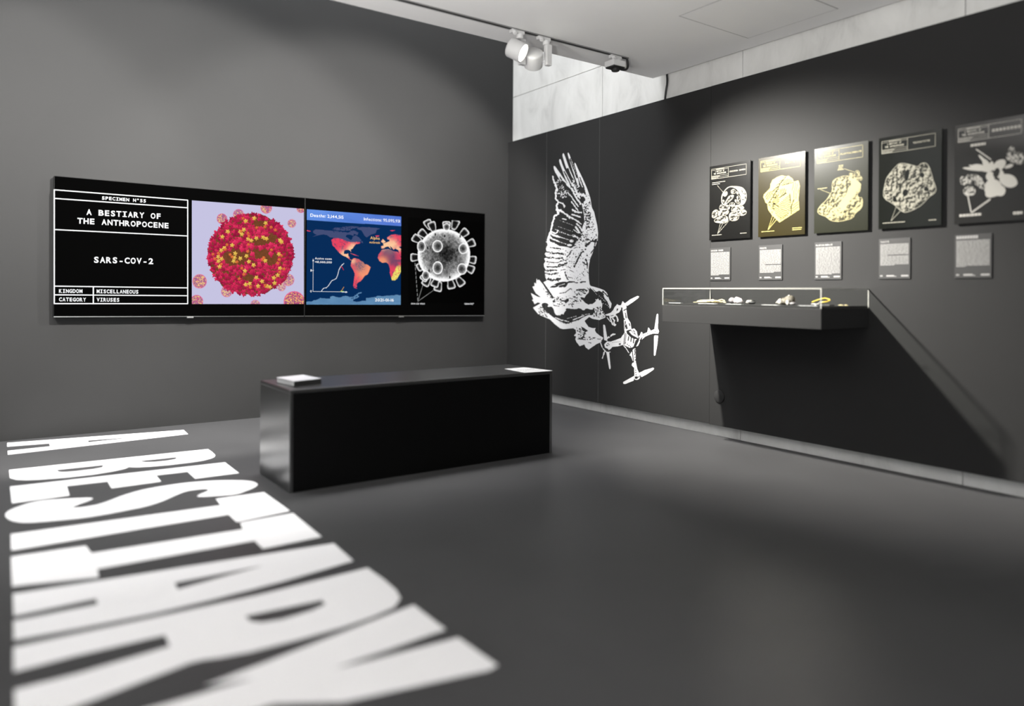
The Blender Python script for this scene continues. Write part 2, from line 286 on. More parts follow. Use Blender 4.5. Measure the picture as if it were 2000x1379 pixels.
def draw_virus_colour(a):
    K = lambda P: tr(P, 375, 390, 6.569)
    X, Y = a.X, a.Y
    a.F[...] = (.775, .765, .885)
    def ball(cx, cy, r, fade, seed):
        (px, py), = K([(cx, cy)]); r = r / 6.569
        m = a.inell(px, py, r, r)
        x, y = X[m], Y[m]
        c = np.empty((m.sum(), 3)); c[:] = (.63, .36, .52)
        n = vnoise(x * .55, y * .75, seed); n2 = vnoise(x * .6 + 9, y * .6, seed + 3)
        c[n2 > .62] = (.80, .33, .48); c[n > .60] = (.93, .73, .47)
        d = np.hypot(x - px, y - py) / r
        c[d > .9] = (.88, .42, .58)
        a.F[m] = c * (1 - fade) + np.array((.775, .765, .885)) * fade
    for i, q in enumerate(((385,245,68,.12),(597,190,70,.2),(953,105,74,.1),(1400,110,60,.1),(1281,305,55,.2),(98,1048,92,.1),(445,1180,72,.2),(60,1305,84,.1),(812,1350,64,.3),(1235,1030,78,.2),(1148,1120,56,.35),(1312,1310,136,-.05))):
        ball(*q, seed=50 + i)
    cx, cy = K([(750, 705)])[0]
    ang = np.arctan2(Y - cy, X - cx); r = np.hypot((X - cx) / 1.04, Y - cy) * 6.569
    rim = 518 + 20 * (vnoise(ang * 5 + 40, ang * 0, 3) - .5) + 22 * (vnoise(ang * 19 + 90, ang * 0, 8) - .5)
    m = r < rim
    a.F[m] = mixc(np.array((.50, .30, .17)), np.array((.40, .22, .13)), fbm(X[m] * .5, Y[m] * .5, 7)[:, None])
    rng = random.Random(11)
    bare = [(560,745,175,110),(860,305,95,50),(880,540,130,60),(1010,760,100,100),(760,1010,110,50),(870,690,160,80),(620,490,40,30),(1020,510,80,50)]
    def blob(px, py, s, base, dark, star=5):
        q = a._box(px - s * 1.3, py - s * 1.3, px + s * 1.3, py + s * 1.3)
        if not q.any(): return
        x = X[q] - px; y = Y[q] - py; an = np.arctan2(y, x); d = np.hypot(x, y) / s
        lim = .8 + .22 * np.cos(an * star + px) + .2 * (vnoise(X[q] * .9, Y[q] * .9, 21) - .5)
        k = d < lim
        sh = np.clip(.80 - .28 * (y / s) - .12 * (x / s) - .45 * (vnoise(X[q] * 1.0, Y[q] * 1.0, 5) - .5), 0, 1)[:, None]
        col = np.array(dark) * (1 - sh) + np.array(base) * sh
        w = np.zeros(q.shape, bool); w[q] = k
        a.F[w] = col[k]
    pts = []
    for i in range(2600):
        t = rng.uniform(0, 2 * math.pi); rr = math.sqrt(rng.random()) * 525
        x, y = 750 + rr * 1.04 * math.cos(t), 705 + rr * math.sin(t)
        if any(((x - b[0]) / b[2]) ** 2 + ((y - b[1]) / b[3]) ** 2 < 1 for b in bare): continue
        if any((x - p[0]) ** 2 + (y - p[1]) ** 2 < 29 ** 2 for p in pts): continue
        pts.append((x, y))
    pts.sort(key=lambda p: -((p[0] - 750) ** 2 + (p[1] - 705) ** 2))
    for x, y in pts:
        (px, py), = K([(x, y)]); u = rng.random()
        c = mixc(np.array((.93, .20, .38)), np.array((.62, .07, .24)), rng.random() ** 1.3)
        blob(px, py, 4.6, c, (.38, .05, .17), rng.choice((3, 4, 5)))
    for x, y in ((770,610),(880,625),(640,640),(780,705),(1015,590),(1015,705),(870,840),(960,850),(860,430),(620,520),(1085,620),(700,890),(820,1040),(560,560)):
        (px, py), = K([(x, y)]); blob(px, py, 5.6, (.90, .17, .36), (.45, .06, .2), 3); blob(px - 1.5, py - 3, 4, (.95, .24, .42), (.6, .1, .25), 4)
    yel = ((460,410),(390,475),(620,410),(640,445),(665,385),(720,505),(760,525),(825,495),(915,485),(955,500),(945,300),(515,585),(415,620),(375,650),(335,735),(380,760),(555,690),(545,745),(535,790),(620,755),(700,725),(730,795),(790,840),(940,785),(1115,700),(1130,520),(1130,880),(1100,970),(1050,1005),(825,1000),(690,1090),(740,1080),(850,1110),(960,1110),(1000,1120),(680,915),(355,860),(800,240),(690,275),(900,1050),(1150,545),(340,790),(1060,1070))
    for x, y in yel:
        (px, py), = K([(x, y)]); blob(px, py, 4.4, (.94, .80, .36), (.66, .42, .15), 5)
    for x, y in ((450,580),(425,640),(720,430),(730,470),(725,575),(715,665),(490,705),(515,735),(578,800),(640,880),(665,960),(605,1015),(920,745),(905,770),(1100,815),(1120,770),(1150,720),(935,350),(1015,355),(1070,390),(270,700),(340,690),(375,830),(655,240),(1180,890),(750,1125),(940,1100),(1125,930),(830,360),(295,760),(630,405),(1020,645)):
        (px, py), = K([(x, y)]); blob(px, py, 3.4, (.92, .48, .26), (.6, .24, .12), 6)
    a.F[...] = np.clip(a.F, 0, 1)

def draw_map(a):
    K = lambda P: tr(P, 590, 400, 6.895)
    X, Y = a.X, a.Y
    a.F[...] = (.004, .165, .345)
    top = 57 + (X - 590) * 6.895 * 0
    yk = (Y - 400) * 6.895; xk = (X - 590) * 6.895
    hdr = yk < 203 + (xk - 62) * (290 - 203) / (1338 - 62)
    c = mixc(np.array((.40, .58, .90)), np.array((.32, .46, .82)), np.clip((xk - 60) / 1280, 0, 1)[..., None]) + .10 * (fbm(xk * .004, yk * .012 - xk * .004, 3)[..., None] - .5)
    a.F[hdr] = c[hdr]
    grey = (.26, .30, .46)
    G = lambda P: a.poly(K(P), grey)
    G([(150,350),(180,333),(250,335),(330,345),(400,350),(470,355),(560,368),(620,375),(660,360),(700,385),(690,420),(640,400),(600,405),(585,430),(620,450),(650,475),(670,470),(685,430),(720,410),(765,440),(800,480),(780,500),(730,500),(640,500),(600,490),(520,465),(450,445),(380,440),(330,405),(280,400),(230,408),(180,420),(135,432),(200,405),(165,390),(150,375)])
    G([(400,330),(450,305),(520,310),(560,295),(620,300),(680,320),(640,345),(560,350),(470,345)]); G([(580,295),(680,288),(770,296),(700,320),(640,318)]); G([(640,350),(700,345),(760,372),(745,410),(700,390)])
    G([(740,310),(800,300),(900,302),(1000,312),(1050,320),(1005,340),(990,385),(930,400),(870,440),(840,415),(820,380),(800,345),(745,330)])
    G([(790,495),(815,490),(820,515),(800,510)])
    a.speck(a._box(*K([(400, 295)])[0], *K([(760, 370)])[0]) & (np.abs(a.F[..., 0] - .26) < .02), .22, (.03, .17, .35), .5, 1.1, 10, 7)
    land = np.zeros(X.shape, bool)
    def L(P):
        m = a.inpoly(K(P)); land[m] = True; return m
    na = L([(395,475),(430,445),(470,448),(540,462),(600,490),(640,500),(720,500),(760,498),(790,510),(765,525),(725,530),(700,560),(680,590),(655,605),(660,640),(645,615),(620,605),(580,610),(562,630),(565,660),(600,665),(620,655),(625,690),(640,705),(640,730),(670,745),(660,750),(625,725),(590,700),(560,690),(520,665),(500,645),(480,620),(495,650),(470,610),(440,575),(410,545),(402,510)])
    sa = L([(672,740),(690,722),(710,718),(770,735),(790,755),(825,770),(840,800),(880,805),(922,840),(905,890),(885,935),(840,960),(815,1000),(785,1030),(750,1050),(735,1075),(740,1105),(720,1115),(745,1130),(700,1120),(688,1090),(700,1000),(710,930),(690,880),(655,825),(660,780)])
    af = L([(1060,630),(1075,605),(1165,595),(1200,610),(1230,625),(1290,635),(1320,680),(1332,710),(1330,905),(1300,960),(1280,995),(1250,1018),(1210,1018),(1200,980),(1180,915),(1185,870),(1165,800),(1130,775),(1080,782),(1040,755),(1020,715),(1030,670)])
    eu = L([(1065,560),(1100,545),(1090,520),(1130,510),(1180,490),(1175,470),(1150,465),(1145,440),(1200,405),(1260,398),(1338,412),(1335,560),(1300,570),(1335,590),(1330,610),(1285,605),(1255,590),(1230,605),(1210,575),(1180,555),(1200,600),(1160,560),(1120,570),(1105,585),(1070,590)])
    L([(1062,490),(1080,475),(1085,460),(1105,475),(1125,500),(1095,515),(1070,505)]); L([(640,650),(700,665),(760,690),(720,685)]); L([(62,340),(120,355),(95,362),(62,352)]); L([(985,415),(1040,412),(1035,428),(995,428)]); L([(1180,345),(1255,342),(1215,358)]); L([(1295,600),(1338,590),(1338,700),(1310,680)])
    n = fbm(X * .22, Y * .22, 19); n2 = fbm(X * .9, Y * .9, 23)
    red = np.array((.91, .26, .38)); pale = np.array((.99, .80, .62)); dk = np.array((.38, .27, .40)); ora = np.array((.96, .58, .42))
    col = np.zeros(X.shape + (3,)); col[...] = red
    w = np.clip((n - .52) * 4 + (n2 - .5) * 2, 0, 1)[..., None]; col = mixc(col, dk, w * .8)
    g = lambda cx, cy, r: np.exp(-(((xk - cx) ** 2 + (yk - cy) ** 2) / r ** 2))[..., None]
    for q in ((690,570,60),(650,600,50),(560,665,60),(600,690,40),(1150,530,90),(1110,550,70),(1100,490,30),(1230,530,60),(1090,770,60),(1180,610,60),(1300,590,40),(690,760,40)):
        col = mixc(col, pale, np.clip(g(*q) * (1.1 + (n2[..., None] - .5)), 0, 1) * .9)
    sam = g(880, 880, 150) * (sa[..., None]); col = mixc(col, ora + .05 * (n2[..., None]), np.clip(sam * 1.5, 0, .95))
    col = mixc(col, np.array((.42, .36, .46)), np.clip(g(780, 820, 70) * sa[..., None] * (n2[..., None] * 2 - .2), 0, .9))
    col = mixc(col, dk, np.clip(g(1170, 680, 90) * af[..., None] * 1.3, 0, .75)); col = mixc(col, ora, np.clip(g(1090, 760, 70) * af[..., None], 0, .8))
    col = mixc(col, dk, np.clip(g(1240, 790, 50) * af[..., None] * 1.3, 0, .7)); col = mixc(col, red, np.clip(g(1210, 860, 45) * af[..., None] * 1.3, 0, .7))
    ym = (af & (xk + (yk - 900) * .45 > 1240))[..., None] * np.clip((yk - 800) / 60, 0, 1)[..., None]
    col = mixc(col, np.array((.93, .90, .42)), np.clip(ym * (1.25 - .9 * (n2[..., None] > .6)), 0, 1))
    a.F[land] = col[land]
    # sea ice / south
    top = 1262 + 40 * (fbm(xk * .012, xk * 0, 5) - .5) - np.where((xk > 380) & (xk < 660), 22, 0) - np.where(xk > 860, np.clip((xk - 860) * .22, 0, 42), 0) + np.where((xk > 690) & (xk < 860), 40, 0) + np.where(xk < 250, (250 - xk) * .22, 0)
    ice = yk > top; a.F[ice] = mixc(np.array((.33, .50, .66)), np.array((.40, .57, .72)), fbm(xk * .01, yk * .03, 9)[..., None])[ice]
    a.stroke(K([(640,1255),(700,1240),(735,1215),(760,1195),(798,1182)]), 2.6, (.36, .53, .69), .6, .6); a.stroke(K([(735,1215),(760,1240),(700,1265)]), 2.4, (.36, .53, .69), .6, .6)
    W = (.95, .97, 1)
    a.stroke(K([(150,755),(146,1168)]), .9, W); a.stroke(K([(146,1168),(590,1174)]), .9, W)
    a.poly(K([(149,727),(160,758),(138,758)]), W); a.poly(K([(614,1176),(585,1163),(585,1187)]), W); a.stroke(K([(138,886),(158,886)]), .8, W)
    a.stroke(K([(260,1166),(275,1140),(295,1122),(325,1118),(355,1090),(400,1022),(430,1010),(460,992),(480,945),(495,880),(520,830),(545,805),(563,788)]), 1.0, W)
    a.stroke(K([(520,830),(540,842),(558,876)]), 1.1, (.8, .12, .2)); a.stroke(K([(520,1166),(540,1145),(562,1108)]), .8, (.95, .70, .25)); a.stroke(K([(515,1168),(560,1164)]), 1.2, (.55, .8, .2))

def draw_virus_mono(a):
    K = lambda P: tr(P, 790, 415, 7.07)
    X, Y = a.X, a.Y; a.F[...] = .0
    cx, cy = K([(545, 590)])[0]; k = 7.07
    def knob(x, y, ang, L, wd):
        (px, py), = K([(x, y)]); c, s = math.cos(ang), math.sin(ang)
        u = ((X - px) * c + (Y - py) * s) * k; v = (-(X - px) * s + (Y - py) * c) * k
        hw = wd * (.80 + .28 * np.clip(u / L, -1, 1))
        d = np.maximum(np.abs(u) / L, np.abs(v) / hw); d = (np.abs(u / L) ** 4 + np.abs(v / hw) ** 4) ** .25
        m = d < 1
        g = np.clip(1.15 - (1 - d) * 2.6, .02, 1) + .5 * (vnoise(X * 2.2, Y * 2.2, 4) - .5)
        a.F[m] = np.clip(g, 0, 1)[m]
    for x, y, an in ((332,170,-115),(388,200,-110),(580,195,-88),(695,170,-72),(815,290,-42),(905,430,-22),(920,650,8),(895,775,25),(765,950,55),(640,985,78),(470,1020,105),(430,960,112),(310,950,122),(290,880,128),(240,740,152),(155,620,178),(175,370,-148),(260,300,-140)):
        knob(x, y, math.radians(an), 72, 60)
    r = np.hypot(X - cx, Y - cy) * k / 362
    m = r < 1
    n = vnoise(X * 2.4, Y * 2.4, 6) * .6 + fbm(X * .22, Y * .22, 8) * .4
    g = .30 + .55 * r ** 3 + (n - .5) * 1.15 - .30 * np.exp(-(((X - K([(590, 580)])[0][0]) ** 2 + (Y - K([(590, 580)])[0][1]) ** 2) / 14 ** 2)) + np.where(r > .94, .6, 0) + .35 * np.clip((r - .8) / .14, 0, 1)
    a.F[m] = np.clip(g, 0, 1)[m]
    for x, y, rx, ry, dx in ((455,465,72,84,10),(458,765,70,90,0),(232,470,58,80,8),(810,500,62,74,-6),(795,780,66,78,-6),(295,870,52,66,0),(582,200,48,52,0)):
        (px, py), = K([(x, y)]); d = np.sqrt(((X - px) * k / rx) ** 2 + ((Y - py) * k / ry) ** 2); q = d < 1
        (p2, _), = K([(x + dx, y)]); d2 = np.sqrt(((X - p2) * k / rx) ** 2 + ((Y - py) * k / ry) ** 2)
        gg = np.where(d > .84, 1.0, .10 + .75 * np.clip(d2, 0, 1) ** 1.4) + .55 * (vnoise(X * 2.3, Y * 2.3, 9) - .5) * (d < .84)
        a.F[q] = np.clip(gg, 0, 1)[q]
    for x, y in ((770,330),(320,490),(340,805),(625,895),(425,305),(555,325),(730,520)):
        (px, py), = K([(x, y)]); a.ell(px, py, 1.6, 3.0, .03)

# ------------------------------------------------------------------ specimen posters (one-colour prints)
def rocky(a, m, seed, f, lo=.05, gain=1.0):
    """a grainy half-tone of a lumpy surface"""
    x = a.X[m]; y = a.Y[m]
    h = lambda u, v: fbm(u * f * .35, v * f * .35, seed, 4)
    e = (h(x + 1.1, y + 1.1) - h(x - 1.1, y - 1.1)) * 3.4
    g = .52 + gain * e + .9 * (vnoise(x * f * 1.9, y * f * 1.9, seed + 5) - .5) + .8 * (h(x * .5, y * .5) - .5)
    a.F[m] = np.clip((g - .24) * 1.75, lo, 1)

def rough(a, P, seed, dens, sx=.8, sy=.8, ang=0, edge=.9):
    m = a.inpoly(P); rocky(a, m, seed, sx)
    if edge: a.stroke(list(P) + [P[0]], edge, .95, .5, .6, seed)

def poster_chicken(a):
    K = lambda P: tr(P, 1380, 300, 7.66)
    P = smooth(K([(215,700),(225,620),(270,540),(330,492),(390,485),(500,490),(560,520),(600,590),(600,670),(575,740),(530,780),(480,760),(240,790)]), 2)
    a.poly(P)
    a.poly(smooth(K([(228,740),(235,640),(270,560),(330,505),(390,500),(460,540),(505,620),(515,700),(505,760),(420,770),(300,780)]), 2), 0)
    a.speck(a.inpoly(K([(520,530),(590,560),(590,700),(540,740)])), .25, 0, .3, .6, 60, 4)
    for q, sd, d in ((((360,560),(400,525),(440,560),(430,600),(370,600)),1,.45), (((250,780),(300,690),(340,630),(405,615),(400,660),(330,730),(270,770)),2,.28), (((240,620),(290,560),(320,590),(280,650)),3,.5), (((445,650),(490,620),(505,690),(470,700)),5,.45), (((415,690),(470,690),(500,750),(440,740)),6,.3), (((235,690),(270,700),(255,740)),7,.4), (((450,560),(480,590),(470,620),(445,590)),8,.5), (((340,740),(420,730),(420,790),(350,790)),9,.5)):
        rough(a, smooth(K(q), 1), sd, d, .9, .9, 30, .7)
    for q, sd, d in ((((190,800),(215,760),(240,780),(220,830),(190,840)),11,.4), (((220,830),(270,770),(330,770),(350,810),(330,840),(240,850)),12,.35), (((80,920),(95,860),(150,835),(190,870),(165,930),(120,965),(85,960)),13,.42), (((160,900),(220,830),(300,825),(340,870),(310,910),(200,950)),14,.45), (((365,850),(390,790),(460,765),(540,780),(570,820),(480,860),(400,880)),15,.38), (((470,880),(570,830),(605,885),(560,925),(490,925)),16,.38), (((330,930),(360,880),(430,860),(490,900),(480,980),(420,1010),(350,1000)),17,.36), (((110,1000),(150,960),(260,920),(320,950),(320,1020),(260,1045),(130,1030)),18,.33)):
        P = smooth(K(q), 2); a.stroke(P + [P[0]], 2.2, 0); rough(a, P, sd, d, .8, .8, 20, .8)
    for P in ([(165,1200),(205,1045)], [(165,1200),(245,1040)], [(165,1200),(310,1035)], [(165,1200),(365,970)], [(160,475),(245,575)]): a.stroke(K(P), .5)

def poster_fordite(a):
    K = lambda P: tr(P, 1475, 285, 7.255)
    O = K([(118,720),(130,685),(215,600),(220,540),(250,485),(320,440),(380,420),(440,435),(470,425),(530,470),(540,510),(610,495),(628,560),(610,740),(620,900),(515,970),(345,1080),(245,985),(185,900),(175,820),(150,800)])
    m = a.inpoly(O); a.F[m] = 1
    X, Y = a.X, a.Y
    def bands(P, f, ang, warp, th, seed):
        q = a.inpoly(smooth(K(P), 1)); x = X[q]; y = Y[q]; c, s = math.cos(ang), math.sin(ang)
        v = np.sin((x * c + y * s) * f + warp * 6 * fbm(x * .08, y * .08, seed)); t = np.zeros(q.shape, bool); t[q] = v < th; a.F[t] = 0
    bands([(240,860),(330,830),(480,680),(510,720),(500,960),(345,1075)], 1.9, 2.0, 1.6, -.45, 3)
    bands([(250,620),(400,430),(440,435),(350,560)], 1.6, 1.1, .8, -.6, 4); bands([(330,620),(440,590),(440,680),(360,720)], 2.0, .3, 2.2, -.2, 5)
    bands([(510,540),(610,500),(620,720),(540,780)], 1.4, .15, 1.4, -.75, 6); bands([(130,690),(240,620),(240,720),(160,780)], 2.2, .6, 1.2, -.2, 7)
    bands([(360,560),(420,460),(520,470),(520,520),(400,550)], 2.4, 1.0, 2, -.2, 8); bands([(520,850),(615,760),(615,890),(520,960)], 1.6, .9, 1.2, -.55, 9)
    bands([(250,740),(330,700),(350,800),(260,850)], 2.2, 1.5, 2.5, .1, 10)
    a.speck(a.inpoly(K([(180,820),(240,760),(300,840),(240,960)])), .42, 0, .5, .9, 60, 3); a.speck(a.inpoly(K([(240,660),(340,570),(340,700),(260,760)])), .4, 0, .6, .9, -40, 5); a.speck(a.inpoly(K([(340,1030),(500,940),(350,1070)])), .3, 0, 1, 1, 0, 6)
    for P, w in (([(435,440),(350,535),(345,560),(240,650)],2), ([(540,515),(380,560)],1.6), ([(440,670),(350,730)],2.2), ([(550,760),(510,860),(510,975)],2.2), ([(330,590),(240,740),(190,810)],1.8), ([(330,860),(250,800)],1.8), ([(490,680),(500,800)],1.6)):
        a.stroke(K(P), w, 0, .5)
    a.stroke(O + [O[0]], 1.1, 1, .4)
    for P in ([(180,1190),(245,990)], [(185,1185),(275,1015)], [(190,1180),(300,1045)]): a.stroke(K(P), .55)

def poster_plastiglomerate(a):
    K = lambda P: tr(P, 1585, 265, 6.896)
    rough(a, smooth(K([(275,640),(310,585),(400,550),(480,535),(560,570),(660,640),(660,740),(610,790),(640,840),(685,830),(690,930),(660,990),(590,1040),(560,1110),(440,1145),(340,1160),(250,1140),(200,1095),(150,1075),(90,1050),(80,1000),(130,930),(200,870),(250,790),(280,740)]), 1), 3, .40, .55, .55, 30, 1.0)
    a.poly(smooth(K([(480,545),(560,580),(670,640),(660,700),(600,760),(560,800),(520,880),(470,960),(440,1000),(400,1110),(340,1070),(240,1040),(260,990),(370,950),(390,880),(470,790),(490,720),(550,650)]), 1), 1)
    a.speck(a.inpoly(K([(240,1040),(380,960),(430,1000),(390,1110)])), .2, 0, .6, .6, 0, 8)
    rough(a, smooth(K([(80,1000),(150,920),(220,950),(230,1040),(160,1080),(90,1050)]), 1), 5, .18, .8, .8, 0, .9)
    rough(a, smooth(K([(500,510),(540,500),(580,520),(590,480),(620,465),(650,490),(640,530),(690,570),(670,605),(600,600),(520,560)]), 1), 6, .52, .8, .8, 20, .6)
    a.ell(*K([(617, 497)])[0], 2.6, 3.2, 0); a.ell(*K([(617, 497)])[0], 1.6, 2.0, 1)
    for P in ([(440,445),(580,490)], [(120,725),(260,780)]): a.stroke(K(P), .7)

def poster_trinitite(a):
    K = lambda P: tr(P, 1710, 240, 6.268)
    rough(a, smooth(K([(90,870),(110,780),(130,680),(190,600),(270,510),(320,490),(400,505),(460,520),(520,540),(560,490),(620,490),(660,540),(690,640),(710,720),(745,800),(730,860),(660,900),(600,970),(520,1040),(400,1090),(350,1100),(290,1060),(240,1010),(180,970),(110,930)]), 2), 7, .40, .42, .42, 0, 1.0)
    for x, y, r in ((270,620,60),(215,760,70),(480,620,60),(620,700,50),(690,820,40),(470,780,60),(570,900,50),(430,1000,50),(160,850,45)):
        (px, py), = K([(x, y)]); m = a.inell(px, py, r / 6.3, r / 6.3); a.F[m] = 1; rocky(a, m, int(x), .8)
    for x, y, rx, ry in ((363,855,32,45),(385,640,26,75),(570,640,26,30),(620,810,28,28),(235,940,24,28)):
        (px, py), = K([(x, y)]); m = a.inell(px, py, rx / 6.3, ry / 6.3, 10); a.F[m] = 0
    for P in ([(190,1200),(250,1035),(275,940)], [(190,1200),(420,955)]): a.stroke(K(P), .6)

def poster_flower(a):
    K = lambda P: tr(P, 1855, 220, 6.131)
    def petal(x0, y0, x1, y1, w):
        P = [(x0, y0)]; dx, dy = x1 - x0, y1 - y0; L = math.hypot(dx, dy); nx, ny = -dy / L, dx / L
        a.poly(smooth(K([(x0 + nx * w * .35, y0 + ny * w * .35), (x0 + dx * .6 + nx * w * .6, y0 + dy * .6 + ny * w * .6), (x1, y1), (x0 + dx * .6 - nx * w * .6, y0 + dy * .6 - ny * w * .6), (x0 - nx * w * .35, y0 - ny * w * .35)]), 2))
    for q in ((480,690,250,625,70),(480,690,390,540,70),(470,640,530,650,120),(520,690,680,560,110),(540,640,660,610,110),(560,760,640,690,130),(540,760,420,770,110),(600,780,830,860,150),(520,800,520,1030,210),(560,900,420,1010,120),(560,880,650,1000,130),(480,690,120,660,40),(480,710,200,620,40),(480,650,330,490,36),(380,860,350,830,70),(660,660,770,620,40)): petal(*q)
    m = a.inpoly(smooth(K([(660,540),(720,400),(770,410),(790,480),(870,470),(900,560),(840,640),(740,600)]), 1)); a.F[m] = 1; a.speck(m, .5, 0, .5, .5, 0, 4)
    m = a.inpoly(smooth(K([(110,780),(200,740),(360,740),(440,900),(370,920),(320,860),(240,850),(140,880)]), 1)); a.F[m] = 1; a.speck(m, .5, 0, .5, .5, 10, 5)
    m = a.inell(*K([(235, 940)])[0], 12, 10); a.F[m] = 1; a.speck(m, .4, 0, .5, .5, 0, 6)
    a.ell(*K([(560, 720)])[0], 6, 10, 0, 20)
    for P in ([(320,440),(490,560)], [(210,960),(255,1190)], [(480,1040),(270,1190)]): a.stroke(K(P), 2.4 if P[0][0] < 400 else 2.8)
# ------------------------------------------------------------------ helpers
def lin(c):
    c = np.asarray(c, float); return np.where(c <= .04045, c / 12.92, ((c + .055) / 1.055) ** 2.4)

class MB:
    def __init__(s): s.v = []; s.f = []; s.mi = []; s.cur = 0
    def add(s, vs, fs):
        n = len(s.v); s.v += [tuple(map(float, p)) for p in vs]; s.f += [tuple(n + i for i in f) for f in fs]; s.mi += [s.cur] * len(fs)
    def box(s, a, b):
        x0, y0, z0 = [min(p, q) for p, q in zip(a, b)]; x1, y1, z1 = [max(p, q) for p, q in zip(a, b)]
        s.add([(x0,y0,z0),(x1,y0,z0),(x1,y1,z0),(x0,y1,z0),(x0,y0,z1),(x1,y0,z1),(x1,y1,z1),(x0,y1,z1)],
              [(0,3,2,1),(4,5,6,7),(0,1,5,4),(1,2,6,5),(2,3,7,6),(3,0,4,7)])
    def ring(s, pts, n, r, up=None):
        """tube through pts; r number or list"""
        if not isinstance(r, (list, tuple)) and len(pts) > 4:
            for _ in range(2):
                q = [pts[0]]
                for a, c in zip(pts[:-1], pts[1:]):
                    a, c = Vector(a), Vector(c); q += [a * .75 + c * .25, a * .25 + c * .75]
                pts = q + [pts[-1]]
        pts = [Vector(p) for p in pts]; R = r if isinstance(r, (list, tuple)) else [r] * len(pts)
        base = len(s.v); prev = None
        for i, p in enumerate(pts):
            t = (pts[min(i + 1, len(pts) - 1)] - pts[max(i - 1, 0)]).normalized()
            if prev is None:
                u = t.orthogonal().normalized()
            else:
                u = (prev - t * prev.dot(t)).normalized()
            prev = u; v = t.cross(u)
            for k in range(n):
                a = 2 * math.pi * k / n; q = p + (u * math.cos(a) + v * math.sin(a)) * R[i]; s.v.append(tuple(q))
        for i in range(len(pts) - 1):
            for k in range(n):
                a = base + i * n + k; b = base + i * n + (k + 1) % n; s.f.append((a, b, b + n, a + n)); s.mi.append(s.cur)
        s.f.append(tuple(base + k for k in range(n))[::-1]); s.mi.append(s.cur)
        s.f.append(tuple(base + (len(pts) - 1) * n + k for k in range(n))); s.mi.append(s.cur)
    def lathe(s, c, axis, prof, n=40):
        """revolve (distance along axis, radius) pairs"""
        axis = Vector(axis).normalized(); u = axis.orthogonal().normalized(); v = axis.cross(u); c = Vector(c); base = len(s.v)
        for d, r in prof:
            for k in range(n):
                a = 2 * math.pi * k / n; s.v.append(tuple(c + axis * d + (u * math.cos(a) + v * math.sin(a)) * r))
        for i in range(len(prof) - 1):
            for k in range(n):
                a = base + i * n + k; b = base + i * n + (k + 1) % n; s.f.append((a, b, b + n, a + n)); s.mi.append(s.cur)
        s.f.append(tuple(base + k for k in range(n))[::-1]); s.mi.append(s.cur); s.f.append(tuple(base + (len(prof) - 1) * n + k for k in range(n))); s.mi.append(s.cur)

def build(name, mb, mats, parent=None, bevel=0, smooth=False, xf=None):
    me = bpy.data.meshes.new(name)
    vs = mb.v if xf is None else [tuple(xf @ Vector(p)) for p in mb.v]
    me.from_pydata(vs, [], mb.f)
    if not isinstance(mats, (list, tuple)): mats = [mats]
    for q in mats: me.materials.append(q)
    if len(mats) > 1: me.polygons.foreach_set('material_index', mb.mi)
    bm = bmesh.new(); bm.from_mesh(me); bmesh.ops.recalc_face_normals(bm, faces=bm.faces); bm.to_mesh(me); bm.free()
    o = bpy.data.objects.new(name, me); COL.objects.link(o)
    if parent is not None: o.parent = parent; o.matrix_parent_inverse = parent.matrix_world.inverted() if parent.type == 'EMPTY' else Matrix.Identity(4)
    if bevel:
        b = o.modifiers.new('edge', 'BEVEL'); b.width = bevel; b.segments = 2; b.limit_method = 'ANGLE'; b.angle_limit = .6
    if smooth:
        for p in me.polygons: p.use_smooth = True
        try: me.set_sharp_from_angle(angle=math.radians(40))
        except Exception: pass
    return o
def boxo(name, a, b, mat, parent=None, bevel=0):
    mb = MB(); mb.box(a, b); return build(name, mb, mat, parent, bevel)
def thing(name, label, cat, loc, group=None):
    o = bpy.data.objects.new(name, None); COL.objects.link(o); o.location = loc; o.empty_display_size = .1
    o.matrix_world = Matrix.Translation(loc)
    return tag(o, label, cat, group)
def tag(o, label, cat, group=None):
    o['label'] = label; o['category'] = cat
    if group: o['group'] = group
    return o
def struct(o): o['kind'] = 'structure'; return o

